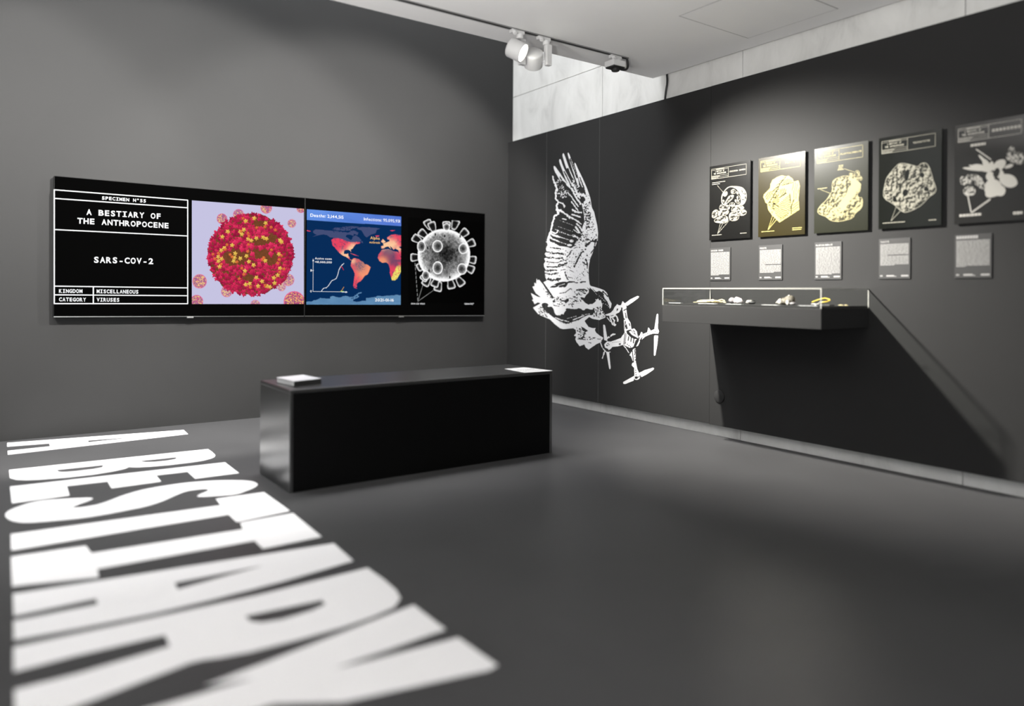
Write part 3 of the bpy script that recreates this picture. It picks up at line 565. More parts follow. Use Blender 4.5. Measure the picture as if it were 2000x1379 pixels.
# materials
def mat(name, col, rough=.5, metal=0, spec=.5, emit=None, strength=1.0, alpha=None):
    q = bpy.data.materials.new(name); q.use_nodes = True; b = q.node_tree.nodes['Principled BSDF']
    b.inputs['Base Color'].default_value = (*col, 1); b.inputs['Roughness'].default_value = rough; b.inputs['Metallic'].default_value = metal
    b.inputs['Specular IOR Level'].default_value = spec
    if emit: b.inputs['Emission Color'].default_value = (*emit, 1); b.inputs['Emission Strength'].default_value = strength
    return q
def noisy(name, stops, scale, rough=(.5, .6), detail=6, stretch=(1, 1, 1), bump=0, bscale=None, spec=.5, distort=0):
    """paint / concrete whose colour follows a noise ramp"""
    q = bpy.data.materials.new(name); q.use_nodes = True; N = q.node_tree.nodes; L = q.node_tree.links; b = N['Principled BSDF']
    tc = N.new('ShaderNodeTexCoord'); mp = N.new('ShaderNodeMapping'); mp.inputs['Scale'].default_value = stretch; L.new(tc.outputs['Object'], mp.inputs[0])
    n = N.new('ShaderNodeTexNoise'); n.inputs['Scale'].default_value = scale; n.inputs['Detail'].default_value = detail; n.inputs['Roughness'].default_value = .6; n.inputs['Distortion'].default_value = distort
    L.new(mp.outputs[0], n.inputs['Vector'])
    r = N.new('ShaderNodeValToRGB'); e = r.color_ramp.elements
    e[0].position, e[0].color = stops[0][0], (*stops[0][1], 1); e[1].position, e[1].color = stops[-1][0], (*stops[-1][1], 1)
    for p, c in stops[1:-1]: k = e.new(p); k.color = (*c, 1)
    L.new(n.outputs['Fac'], r.inputs[0]); L.new(r.outputs[0], b.inputs['Base Color'])
    mr = N.new('ShaderNodeMapRange'); mr.inputs['To Min'].default_value, mr.inputs['To Max'].default_value = rough; L.new(n.outputs['Fac'], mr.inputs[0]); L.new(mr.outputs[0], b.inputs['Roughness'])
    b.inputs['Specular IOR Level'].default_value = spec
    if bump:
        n2 = N.new('ShaderNodeTexNoise'); n2.inputs['Scale'].default_value = bscale or scale * 10; n2.inputs['Detail'].default_value = 4; L.new(tc.outputs['Object'], n2.inputs['Vector'])
        bp = N.new('ShaderNodeBump'); bp.inputs['Strength'].default_value = bump; bp.inputs['Distance'].default_value = .002; L.new(n2.outputs['Fac'], bp.inputs['Height']); L.new(bp.outputs[0], b.inputs['Normal'])
    return q
def g3(v): return (v, v, v)
M = {}
M['floor'] = noisy('grey_floor_paint', [(.3, (.046,.046,.0475)), (.7, (.057,.057,.0585))], 1.3, (.36, .44), bump=.12, bscale=14, spec=.10)
M['wall'] = noisy('grey_wall_paint', [(.3, g3(.019)), (.7, g3(.0235))], .9, (.62, .70), bump=.10, bscale=60, spec=.3)
M['panel'] = noisy('charcoal_panel_paint', [(.3, g3(.019)), (.7, g3(.0225))], 1.1, (.72, .78), bump=.06, bscale=40, spec=.2)
M['ceiling'] = noisy('white_plaster', [(.3, g3(.78)), (.7, g3(.81))], 1.5, (.8, .9))
M['concrete'] = noisy('pale_concrete', [(.25, (.45,.45,.44)), (.45, (.60,.60,.585)), (.6, (.655,.655,.64)), (.8, (.70,.70,.685))], 3.0, (.8, .9), 9, (1, 1.6, .7), .25, 90, distort=.6)
M['recess'] = mat('black_recess', g3(.006), .8)  # plain black for the wall core behind the joints and the track slot
M['black'] = mat('black_lacquer', g3(.002), .28, spec=.5); M['black'].node_tree.nodes['Principled BSDF'].inputs['IOR'].default_value = 2.6
M['blackfront'] = mat('black_lacquer_shaded', g3(.002), .45, spec=.12)  # same lacquer as the top, sheen cut so the front reads shaded
M['blackmatte'] = mat('black_plastic', g3(.012), .5)
M['white'] = mat('white_enamel', g3(.62), .45)
M['vinyl'] = mat('white_vinyl', (.72, .72, .73), .55)
M['steel'] = mat('brushed_steel', g3(.45), .3, 1)
M['seam'] = mat('seam_filler', g3(.085), .6)

# ------------------------------------------------------------------ room
ZC, ZT = 2.48, 4.7                       # ceiling, top of the light well
SLAB = -1.815                            # edge of the ceiling slab
floor = struct(boxo('floor', (-7, -9.6, -.1), (.3, .2, 0), M['floor']))
wl = struct(boxo('wall_left', (-7, 0, 0), (.05, .2, ZT), M['wall']))
wr = struct(boxo('wall_right', (.062, -9.6, 0), (.3, .2, ZT), M['recess']))
joints = [0.0] + [-1.215 - 1.325 * i for i in range(7)]
zj = 2.73
for i in range(len(joints) - 1):
    y1, y0 = joints[i], max(joints[i + 1], -9.6)
    for z0, z1 in ((0, zj - .002), (zj + .002, ZT)):
        boxo('concrete_panel', (.05, y0 + .002, z0), (.0615, y1 - .002, z1), M['concrete'], wr, .0015)
pj = [0.045, -.572, -1.239, -2.331, -9.6]
for i in range(4):
    mb = MB(); mb.box((0 if i < 3 else -.0025, pj[i + 1] + .0012, .081 if i < 3 else .078), (.048, pj[i] - .0012, 2.312))
    build('wall_panel', mb, M['panel'], wr, .002)
for y in pj[1:3]: boxo('panel_seam', (.0006, y - .0012, .085), (.01, y + .0012, 2.31), M['seam'], wr)
mb = MB(); mb.box((-7, -9.6, ZC), (-.012, SLAB, 2.9)); mb.box((-.012, -9.6, 2.56), (.05, SLAB - .03, 2.9)); ce = struct(build('ceiling', mb, M['ceiling']))
struct(boxo('wall_upper', (-7, SLAB - .2, 2.9), (.05, SLAB, ZT), M['ceiling']))
struct(boxo('wall_far_left', (-7.2, -9.6, 0), (-7, .2, ZT), M['ceiling']))
mb = MB()
mb.box((-7, -9.8, 0), (-6.6, -9.6, 2.9)); mb.box((-3.1, -9.8, 0), (.3, -9.6, 2.9)); mb.box((-6.6, -9.8, 2.4), (-3.1, -9.6, 2.9)); mb.box((-6.6, -9.8, 0), (-3.1, -9.6, .3))  # opening added so sky light fills the room
struct(build('wall_back', mb, M['ceiling']))
# a flush access hatch in the ceiling: a thin panel in a fine joint
c = [(-.771, -2.753), (-.179, -2.753), (-.179, -3.317), (-.771, -3.317)]
boxo('hatch_joint', (-.779, -3.325, ZC - .0004), (-.171, -2.745, ZC + .01), mat('hatch_joint_grey', g3(.10), .8), ce)
boxo('access_hatch', (-.775, -3.321, ZC - .0012), (-.175, -2.750, ZC + .01), M['ceiling'], ce)

# ------------------------------------------------------------------ floor lettering: one vinyl sheet per letter
def prism(mb, outer, holes, z0, z1):
    loops = [[Vector((x, y, 0)) for x, y in outer]] + [[Vector((x, y, 0)) for x, y in h] for h in holes]
    tris = geometry.tessellate_polygon(loops); flat = [p for l in loops for p in l]
    n = len(mb.v); mb.v += [(p.x, p.y, z1) for p in flat]; mb.f += [tuple(n + i for i in t) for t in tris]; mb.mi += [mb.cur] * len(tris)
    k = len(mb.v); mb.v += [(p.x, p.y, z0) for p in flat]
    i0 = 0
    for l in loops:
        c = len(l)
        for i in range(c): mb.f.append((n + i0 + i, n + i0 + (i + 1) % c, k + i0 + (i + 1) % c, k + i0 + i)); mb.mi.append(mb.cur)
        i0 += c
L1 = lambda P: tr(P, 0, 830, 7.692)
L2 = lambda P: tr(P, 240, 830, 7.692)
L3 = lambda P: tr(P, 0, 930, 6.667)
L4 = lambda P: tr(P, 280, 920, 6.667)
L5 = lambda P: tr(P, 0, 1040, 5)
L6 = lambda P: tr(P, 350, 980, 5)
L7 = lambda P: tr(P, 0, 1160, 4)
L8 = lambda P: tr(P, 400, 1080, 3.3333)
LET = [
 ('A', L1([(107,268)]) + L2([(915,73),(980,137)]) + L1([(118,445),(115,388),(750,322),(740,277),(107,325)]), [L1([(1318,232)]) + L2([(315,172)]) + L1([(1330,259)])], 'wide legs, next to the wall'),
 ('B', L1([(138,678)]) + L2([(1280,362),(1340,405),(1380,440),(1387,462),(1372,482),(1320,505),(1200,535),(1000,565),(700,600),(400,625),(200,635),(90,628)]) + L1([(1880,655),(1700,695),(1400,745),(1000,790),(600,820),(400,828),(250,822),(150,795)]),
   [L1([(850,672),(1540,600),(1558,615),(1530,640),(1400,665),(1150,695),(1000,708),(900,708),(865,695)]), L2([(262,537),(795,482),(818,500),(770,520),(650,540),(480,557),(340,560),(285,552)])], ''),
 ('E', L1([(150,927)]) + L2([(1535,560),(1745,722),(1085,806),(970,702),(500,757),(575,848)]) + L1([(1675,950),(1615,848),(1003,918)]) + L3([(905,250),(155,352)]), [], ''),
 ('S', smooth(L3([(1200,278),(1210,300),(935,398),(940,412),(1020,410),(1150,395),(1300,365),(1450,310),(1600,250),(1800,190)]) + L4([(130,215),(300,188),(500,158),(700,138),(1000,120),(1250,118),(1400,128),(1480,155),(1492,180),(1450,215),(1350,255),(1220,303),(1000,320),(710,338),(702,315),(850,256),(850,240),(800,230),(700,240),(560,260),(450,300),(300,370),(150,425)]) + L3([(1866,400),(1700,432),(1400,490),(1100,540),(700,580),(400,603),(250,600),(150,580),(90,545),(66,510),(80,475),(150,430),(300,375),(450,335),(600,310),(900,292)]), 1), [], ''),
 ('T', L4([(945,362),(1572,274),(1908,518),(1215,662),(1112,565),(0,745)]) + L3([(215,955),(148,962),(142,757)]) + L4([(0,585),(1008,446)]), [], ''),
 ('I', L6([(596,204),(1112,111),(1390,340),(818,458),(735,380)]) + L5([(953,356),(962,436),(118,525),(108,238),(838,130),(892,203)]) + L6([(624,268)]), [], ''),
 ('A', [(652,1061),(690,1095),(550,1136),(410,1172),(300,1198),(160,1226),(27,1250),(26,1213),(191,1180),(187,1169),(27,1203),(25,1160),(200,1133),(400,1101)], [[(341,1138),(520,1103),(347,1151)]], ''),
 ('R', [(26,1264),(300,1206),(500,1163),(718,1109),(750,1132),(773,1152),(782,1168),(770,1186),(730,1204),(670,1225),(580,1250),(490,1273),(430,1284),(398,1288),(372,1294),(250,1341),(150,1379),(29,1430),(29,1380),(28,1347),(150,1316),(332,1262),(322,1240),(150,1280),(27,1312)], [[(489,1213),(479,1203),(628,1172),(636,1180),(610,1192),(550,1210),(510,1216)]], ''),
]
ltop = thing('floor_lettering', 'big white capital letters laid on the grey floor beside the black bench', 'lettering', (-3.33, -2, 0))
for n, o, hs, _ in LET:
    mb = MB(); q = lambda P: [tuple(at(x, y, 2, .0012)[:2]) for x, y in P]
    prism(mb, q(o), [q(h) for h in hs], .0002, .0012)
    e = build('letter', mb, M['vinyl'], ltop); e['label'] = 'white vinyl letter ' + n
tip = lambda x, y: tuple(at(x, y, 2, .0012)[:2])
mb = MB(); Yp = [tip(808,1181), tip(870,1229), tip(760,1268), tip(700,1288), tip(650,1306), tip(730,1288), tip(895,1245), tip(972,1299), tip(955,1309), tip(670,1371)]
Yp += [(-3.36, -3.86), (-3.845, -3.86), (-3.845, -3.72), (-3.36, -3.72), tip(400,1339)]
prism(mb, Yp, [], .0002, .0012); e = build('letter', mb, M['vinyl'], ltop); e['label'] = 'white vinyl letter Y'

# ------------------------------------------------------------------ pictures on sheets
def attr_mat(name, emit=0.0, rough=.4, spec=.5):
    q = bpy.data.materials.new(name); q.use_nodes = True; N = q.node_tree.nodes; L = q.node_tree.links; b = N['Principled BSDF']
    a = N.new('ShaderNodeAttribute'); a.attribute_name = 'ink'
    b.inputs['Roughness'].default_value = rough; b.inputs['Specular IOR Level'].default_value = spec
    if emit: L.new(a.outputs['Color'], b.inputs['Emission Color']); b.inputs['Emission Strength'].default_value = emit; b.inputs['Base Color'].default_value = (.0006, .0006, .0006, 1)
    else: L.new(a.outputs['Color'], b.inputs['Base Color'])
    return q
def sheet(name, corners, nx, nz, fn, material, parent, ink=None, ground=None, ch=3):
    """print on the rectangle corners (top left, top right, bottom left); colours in a point attribute"""
    tl, trr, bl = [np.array(c, float) for c in corners]
    u = np.linspace(0, 1, nx); v = np.linspace(0, 1, nz); U, V = np.meshgrid(u, v)
    P = tl + U[..., None] * (trr - tl) + V[..., None] * (bl - tl)
    X, Y = pix(P)
    a = Art(X, Y, ch); fn(a)
    if ch == 1:
        t = np.clip(a.F, 0, 1)[..., None]; c = np.array(ground) * (1 - t) + np.array(ink) * t
    else: c = lin(np.clip(a.F, 0, 1))
    me = bpy.data.meshes.new(name); idx = np.arange(nx * nz).reshape(nz, nx)
    q = np.stack([idx[:-1, :-1], idx[1:, :-1], idx[1:, 1:], idx[:-1, 1:]], -1).reshape(-1, 4)
    me.vertices.add(nx * nz); me.vertices.foreach_set('co', P.reshape(-1).astype(np.float32))
    me.loops.add(q.size); me.loops.foreach_set('vertex_index', q.reshape(-1).astype(np.int32))
    me.polygons.add(len(q)); me.polygons.foreach_set('loop_start', np.arange(0, q.size, 4, dtype=np.int32))
    me.update(calc_edges=True)
    at_ = me.attributes.new('ink', 'FLOAT_COLOR', 'POINT')
    at_.data.foreach_set('color', np.concatenate([c.reshape(-1, 3), np.ones((nx * nz, 1))], 1).reshape(-1).astype(np.float32))
    me.materials.append(material)
    o = bpy.data.objects.new(name, me); COL.objects.link(o); o.parent = parent
    if parent.type == 'EMPTY': o.matrix_parent_inverse = parent.matrix_world.inverted()
    return o
def cut_mesh(name, F, P, material, parent):
    """outline the inked area of F (samples at points P) as a thin cut-out film: marching squares, inner runs merged"""
    F = np.pad(F, 1); F = (F[:-2, 1:-1] + F[2:, 1:-1] + F[1:-1, :-2] + F[1:-1, 2:] + 2 * F[1:-1, 1:-1]) / 6
    mb = MB(); h, w = F.shape; I = F > .5
    s = I[:-1, :-1].astype(int) + I[:-1, 1:] + I[1:, 1:] + I[1:, :-1]
    for j in range(h - 1):
        row = s[j]; nz = np.nonzero(row)[0]
        if not len(nz): continue
        run = None
        for i in nz.tolist() + [w]:
            full = i < w and row[i] == 4
            if run is not None and (not full or i != run[1] + 1):
                i0, i1 = run; mb.add([P[j, i0], P[j, i1 + 1], P[j + 1, i1 + 1], P[j + 1, i0]], [(0, 1, 2, 3)]); run = None
            if full: run = (run[0], i) if run else (i, i)
            elif i < w:
                cs = [(j, i), (j, i + 1), (j + 1, i + 1), (j + 1, i)]; pts = []
                for k in range(4):
                    a, b = cs[k], cs[(k + 1) % 4]; fa, fb = F[a], F[b]
                    if fa > .5: pts.append(P[a])
                    if (fa > .5) != (fb > .5): t = (.5 - fa) / (fb - fa); pts.append(P[a] * (1 - t) + P[b] * t)
                if len(pts) > 2: mb.add(pts, [tuple(range(len(pts)))])
    me = bpy.data.meshes.new(name); me.from_pydata(mb.v, [], mb.f); me.materials.append(material)
    o = bpy.data.objects.new(name, me); COL.objects.link(o); o.parent = parent
    if parent.type == 'EMPTY': o.matrix_parent_inverse = parent.matrix_world.inverted()
    return o

# lettering: outlines of the built-in font, set line by line
_G = {}
def glyph(ch, bold):
    if (ch, bold) in _G: return _G[ch, bold]
    cu = bpy.data.curves.new('g', 'FONT'); cu.body = ch; cu.size = 1; cu.resolution_u = 3; cu.offset = bold; cu.fill_mode = 'FRONT'
    o = bpy.data.objects.new('g', cu); COL.objects.link(o); dg = bpy.context.evaluated_depsgraph_get()
    me = o.evaluated_get(dg).to_mesh()
    v = [(p.co.x, p.co.y) for p in me.vertices]; f = [tuple(p.vertices) for p in me.polygons]
    o.evaluated_get(dg).to_mesh_clear(); bpy.data.objects.remove(o); bpy.data.curves.remove(cu)
    xs = [p[0] for p in v] or [0, .3]; _G[ch, bold] = (v, f, min(xs), max(xs)); return _G[ch, bold]
def line(mb, s, p0, p1, cap, up, mono=True, bold=.03, slant=0):
    """one line of text whose ink runs from p0 to p1 (baseline) with capitals cap high"""
    V = []; Fc = []; x = 0
    for ch in s:
        if ch == ' ': x += .62 if mono else .28; continue
        v, f, a, b = glyph(ch, bold); wd = b - a
        if mono:
            cell = .62; k = min(1, .54 / max(wd, .01)); off = x + (cell - wd * k) / 2
            if ch == 'I': f = f + [(-1, x + .08, x + .54)]
        else: k = 1; off = x + .05; cell = wd + .10
        n = len(V); V += [(off + (px - a) * k, py) for px, py in v]
        for q in f:
            if q[0] == -1:
                for y0, y1 in ((-.03, .09), (.60, .72)):
                    m_ = len(V); V += [(q[1], y0), (q[2], y0), (q[2], y1), (q[1], y1)]; Fc.append((m_, m_ + 1, m_ + 2, m_ + 3))
            else: Fc.append(tuple(n + i for i in q))
        x += cell
    if not V: return
    x0 = min(p[0] for p in V); x1 = max(p[0] for p in V)
    p0 = Vector(p0); p1 = Vector(p1); up = Vector(up); d = (p1 - p0) / (x1 - x0)
    mb.add([p0 + d * (px - x0) + up * (py / .70 * cap) + d.normalized() * (slant * py / .7 * cap) for px, py in V], Fc)
def txt(name, items, material, parent, axis, val, up=(0, 0, 1)):
    """items: (text, left px, right px, cap height in px, options); laid on the plane axis = val"""
    for s, a, b, cap, kw in items:
        mb = MB(); A, B = at(*a, axis, val), at(*b, axis, val); C = at(a[0], a[1] - cap, axis, val)
        line(mb, s, A, B, np.linalg.norm(C - A), up, **kw)
        me = bpy.data.meshes.new(name); me.from_pydata(mb.v, [], mb.f); me.materials.append(material)
        o = bpy.data.objects.new(name, me); COL.objects.link(o); o.parent = parent; o['kind'] = 'stuff'
        if parent.type == 'EMPTY': o.matrix_parent_inverse = parent.matrix_world.inverted()
# ------------------------------------------------------------------ mural on the right wall panels
mural = thing('wall_mural', 'white stencil mural of a diving raptor seizing a quadcopter drone, on the charcoal wall', 'mural', (0, -1.2, 1.2))
ny, nzz = 640, 800
yy = np.linspace(-.36, -1.97, ny); zz = np.linspace(2.16, .16, nzz); YY, ZZ = np.meshgrid(yy, zz)
PM = np.stack([np.full_like(YY, -.0008), YY, ZZ], -1); X, Y = pix(PM)
a1 = Art(X, Y); draw_raptor(a1); draw_drone(a1); a2 = Art(X, Y); draw_drone(a2)
cut_mesh('raptor_print', np.where(a2.F > 0, 0, a1.F), PM, M['vinyl'], mural)
cut_mesh('drone_print', a2.F, PM, M['vinyl'], mural)

# ------------------------------------------------------------------ two wall displays
TVY = -.065
EM_W = mat('screen_white', g3(.01), .4, emit=(.93, .94, .96), strength=1)
EM_G = mat('screen_gold', g3(.01), .4, emit=tuple(lin((.95, .74, .36))), strength=1)
SCR = mat('screen_glass', g3(.0008), .3, spec=0)
PIC = attr_mat('screen_picture', 1.0, .3, 0.0)
CASE = mat('display_casing', g3(.006), .5, spec=.2)
t0, t1 = at(104, 342.5, 1, TVY), at(105.5, 619.5, 1, TVY); t2, t3 = at(948.5, 417, 1, TVY), at(946, 617, 1, TVY)
XM = -1.9275
def display(xa, xb, label):
    """xa, xb: left and right edge; the pair hangs a hair off level"""
    zt = lambda x: t0[2] + (t2[2] - t0[2]) * (x - t0[0]) / (t2[0] - t0[0]); zb = lambda x: t1[2] + (t3[2] - t1[2]) * (x - t1[0]) / (t3[0] - t1[0])
    t = thing('wall_display', label, 'screen', ((xa + xb) / 2, -.03, (zt(xa) + zb(xb)) / 2), 'pair of wall displays')
    def slab(name, m0, y0, y1, mt, bev=0, dz0=None):
        mb = MB(); z = (zb(xa) + m0, zb(xb) + m0, zt(xb) - m0, zt(xa) - m0) if dz0 is None else dz0
        v = [(xa + m0, y0, z[0]), (xb - m0, y0, z[1]), (xb - m0, y0, z[2]), (xa + m0, y0, z[3])]; v += [(p[0], y1, p[2]) for p in v]
        mb.add(v, [(0,1,2,3),(7,6,5,4),(0,4,5,1),(1,5,6,2),(2,6,7,3),(3,7,4,0)]); return build(name, mb, mt, t, bev)
    slab('casing', .0, TVY + .0035, -.012, CASE, .003); slab('screen', .004, TVY, TVY + .0034, SCR, .0008)
    slab('chin_trim', .003, TVY - .0004, TVY + .02, M['steel'], 0, (zb(xa) - .0005, zb(xb) - .0005, zb(xb) + .0050, zb(xa) + .0050))
    xc = (xa + xb) / 2; z = (zb(xa) + zb(xb)) / 2
    mb = MB(); mb.box((xc - .022, TVY - .001, z - .011), (xc + .022, TVY + .02, z - .0005)); build('badge', mb, M['steel'], t, .002)
    return t
tvL = display((t0[0] + t1[0]) / 2, XM - .0004, 'black wall display showing a title card beside a crimson virus')
tvR = display(XM + .0004, (t2[0] + t3[0]) / 2, 'black wall display showing a world map and a grey spiked virus')
FY = TVY - .0008
def quad_pic(name, tl_, tr_, bl_, nx, nz_, fn, parent):
    return sheet(name, [at(*tl_, 1, FY), at(*tr_, 1, FY), at(*bl_, 1, FY)], nx, nz_, fn, PIC, parent)
quad_pic('virus_picture', (374.7,391.3), (593.6,407.9), (374.7,593.9), 330, 300, draw_virus_colour, tvL)
quad_pic('map_picture', (599.3,408.6), (783.6,423.1), (598.3,594.9), 310, 290, draw_map, tvR)
def mono3(a):
    b = Art(a.X, a.Y); draw_virus_mono(b)
    K = lambda P: tr(P, 790, 415, 7.07)
    for P in ([(185,1228),(145,690)], [(185,1228),(262,975)], [(185,1228),(435,1050)]): b.stroke(K(P), .42, .75)
    a.F[...] = b.F[..., None]
quad_pic('grey_virus_picture', (797,424), (944,435), (797,591.5), 250, 280, mono3, tvR)
# ruled title card
mb = MB(); Fp = lambda x, y: at(x, y, 1, FY)
def rule(a, b, w):
    A, B = Vector(Fp(*a)), Vector(Fp(*b)); d = (B - A).normalized(); n = Vector((-d.z, 0, d.x)) * w / 2
    mb.add([A + n, A - n, B - n, B + n], [(0, 1, 2, 3)])
W_ = .0072
for a, b in (((105.2,370.6),(367.2,391.0)), ((105.2,387.4),(366.5,405.9)), ((105.2,448.3),(366.5,460.9)), ((105.2,558.9),(366.5,562.3)), ((105.2,575.9),(366.5,577.6)), ((105.2,593),(367.2,593.2)),
             ((106,370.2),(106,593.6)), ((366.6,390.6),(366.6,593.6)), ((182.3,560),(182.3,593))): rule(a, b, W_)
me = bpy.data.meshes.new('title_rules'); me.from_pydata(mb.v, [], mb.f); me.materials.append(EM_W)
o = bpy.data.objects.new('title_rules', me); COL.objects.link(o); o.parent = tvL; o.matrix_parent_inverse = tvL.matrix_world.inverted()
D = dict(mono=True, bold=.035); H_ = dict(mono=False, bold=.006)
txt('title_text', [('SPECIMEN N°55', (199.2,389.6), (285,395.6), 6.2, D), ('A BESTIARY OF', (168.8,419.2), (313.6,427.5), 10.6, D), ('THE ANTHROPOCENE', (151.1,436.1), (329.2,445.7), 10.6, D),
                   ('SARS-COV-2', (183.6,512.8), (299.3,515.6), 11.2, D), ('KINGDOM', (115.2,571.8), (161,572), 7, D), ('MISCELLANEOUS', (188.8,572.3), (270.2,573.4), 7, D),
                   ('CATEGORY', (115.2,588.2), (168,588.7), 7, D), ('VIRUSES', (188.8,588.7), (233,589.2), 7, D)], EM_W, tvL, 1, FY)
FY2 = FY - .0006
txt('map_text', [('Deaths: 2,144,515', (606.2,423.0), (670.9,427.4), 6.1, H_), ('Infections: 95,095,931', (710.7,430.5), (781.2,434.9), 5.9, H_), ('Active cases', (615,506.6), (648,507.6), 4.2, H_), ('×10,000,000', (615,513.4), (648,514.4), 3.9, H_),
                 ('1', (606.6,530.2), (608.6,530.2), 4.2, H_), ('0', (605.8,571), (608.8,571), 4.2, H_), ('2021-01-16', (732.4,588.6), (769.1,588.9), 5.6, dict(mono=False, bold=.014))], EM_W, tvR, 1, FY2)
txt('outbreak_text', [('Alpha', (723.1,467.2), (741.6,468.2), 5.4, H_), ('outbreak', (721.3,474.9), (742.5,476), 4.4, H_)], EM_G, tvR, 1, FY2)
txt('caption_text', [('CROWN-LIKE SPIKES', (802.7,594.4), (829.6,594.6), 2.6, dict(mono=True, bold=.02, slant=.15)), ('"CORONAVIRUS"', (906.5,595), (925,594.8), 2.8, dict(mono=True, bold=.03, slant=.2))], EM_W, tvR, 1, FY2)

# ------------------------------------------------------------------ bench
bx0, bx1, by0, by1, bz = -2.745, -1.180, -2.145, -1.692, .482
bench = thing('bench', 'long black box bench standing on the grey floor before the displays', 'bench', ((bx0 + bx1) / 2, (by0 + by1) / 2, 0))
boxo('seat_board', (bx0, by0, bz - .018), (bx1, by1, bz), M['black'], bench, .0022)
mb = MB(); e = .0004
mb.box((bx0 + e, by0 + e, 0), (bx0 + .018, by1 - e, bz - .0182)); build('end_panel', mb, M['black'], bench, .0015)
mb = MB(); mb.box((bx1 - .018, by0 + e, 0), (bx1 - e, by1 - e, bz - .0182)); build('end_panel', mb, M['black'], bench, .0015)
mb = MB(); mb.box((bx0 + .0182, by0 + e, 0), (bx1 - .0182, by0 + .018, bz - .0182)); build('front_panel', mb, M['blackfront'], bench)
mb = MB(); mb.box((bx0 + .0182, by1 - .018, 0), (bx1 - .0182, by1 - e, bz - .0182)); build('back_panel', mb, M['blackfront'], bench)

# book on the bench: pale cover, black spine
bt = thing('book', 'thick book with a pale cover lying on the near left end of the black bench', 'book', (-2.62, -1.94, bz))
ux = Vector((.157, .043, 0)).normalized(); uy = Vector((-.02, .2, 0)).normalized(); o0 = Vector((-2.690, -2.045, bz + .0003)); bw, bd, bh = .158, .205, .027
def bquad(name, x0, x1, y0, y1, z0, z1, mt):
    mb = MB(); mb.box((x0, y0, z0), (x1, y1, z1)); xf = Matrix(((ux.x, uy.x, 0, o0.x), (ux.y, uy.y, 0, o0.y), (0, 0, 1, o0.z), (0, 0, 0, 1))); return build(name, mb, mt, bt, .0008, xf=xf)
bquad('page_block', .003, bw - .003, .0026, bd - .003, .0022, bh - .0022, noisy('paper_edges', [(.3, g3(.42)), (.7, g3(.60))], 30, (.8, .9), stretch=(.1, .1, 8)))
bquad('cover_board', 0, bw, 0, bd, bh - .002, bh, mat('cover_pale', (.48, .48, .50), .3)); bquad('cover_board', 0, bw, 0, bd, 0, .002, M['blackmatte']); bquad('spine', 0, bw, -.0002, .0024, .0020, bh - .0020, M['blackmatte'])
# printed sheet on the bench
lf = thing('leaflet', 'white printed sheet lying on the far right end of the bench', 'paper', (-1.29, -2.03, bz))
q = [at(985.7,720.8,2,bz), at(1024,718.0,2,bz), at(1079.5,724.3,2,bz), at(1025.7,728.2,2,bz)]
q = [Vector(p) for p in q]; mb = MB(); mb.add([p + Vector((0, 0, .0004)) for p in q] + [p + Vector((0, 0, .0012)) for p in q], [(0,1,2,3),(7,6,5,4),(0,4,5,1),(1,5,6,2),(2,6,7,3),(3,7,4,0)]); build('sheet', mb, mat('white_paper', g3(.62), .6), lf)
mb = MB(); rng = random.Random(3); S_ = lambda u, v: (q[0] * (1 - u) + q[1] * u) * (1 - v) + (q[3] * (1 - u) + q[2] * u) * v + Vector((0, 0, .0015))
for r in range(13):
    v = .12 + r * .06; u = .1
    while u < .85:
        w2 = rng.uniform(.04, .13)
        if r not in (2, 3, 8): mb.add([S_(u, v), S_(min(u + w2, .9), v), S_(min(u + w2, .9), v + .028), S_(u, v + .028)], [(0, 1, 2, 3)])
        u += w2 + .03
build('print', mb, mat('grey_ink', g3(.12), .6), lf)['kind'] = 'stuff'

# ------------------------------------------------------------------ specimen posters and their text cards
PXF = -.018
PT, PB = 1.777, 1.291; PW = .320
PY = [-2.336, -2.714, -3.092, -3.469, -3.849]
INK = [((.21,.20,.17), (.0025,.0025,.0022)), ((.34,.29,.10), (.0145,.0112,.002)), ((.28,.25,.13), (.0105,.0112,.006)), ((.26,.25,.205), (.006,.0067,.0055)), ((.36,.35,.32), (.011,.0105,.0095))]  # gold and olive of the second and third stand in for warm glare
TITLES = ['CHICKEN BONES', 'FORDITE', 'PLASTIGLOMERATE', 'TRINITITE', '']
DRAW = [poster_chicken, poster_fordite, poster_plastiglomerate, poster_trinitite, poster_flower]
PLAB = ['black poster of pale nuggets spilling from a bucket, hanging at the panel seam', 'dark poster of a banded faceted stone, olive gold from painted glare, on the charcoal wall', 'dark poster of a speckled rock with a smooth pale band, gold from painted glare',
        'dark poster of one round crumbly grey rock hanging on the wall', 'dark poster of a white flower hanging nearest the right edge of the picture']
CLAB = ['charcoal text card below the poster of nuggets in a bucket', 'charcoal text card below the glare-tinted poster of a banded stone', 'charcoal text card below the poster of a rock with a pale band', 'charcoal text card below the poster of a round crumbly rock', 'charcoal text card below the poster of a white flower']
CAP = [[(85,470,200,458),(85,445,280,420),(80,1228,225,1215),(500,1198,598,1188)], [(90,1222,270,1205),(525,1170,662,1150),(525,1195,655,1178)], [(82,722,212,706),(365,410,432,398),(365,430,425,420),(360,450,415,440),(352,468,432,456)], [(88,1234,360,1216),(650,1196,742,1180)], [(115,1250,380,1220),(250,410,430,380),(760,1220,870,1200)]]
CORG = [(1380,300,7.66), (1475,285,7.255), (1585,265,6.896), (1710,240,6.268), (1855,220,6.131)]
cardm = mat('card_charcoal', g3(.012), .6); cardink = mat('card_white_ink', (.23, .226, .22), .6)
YX = Vector((0, -1, 0))
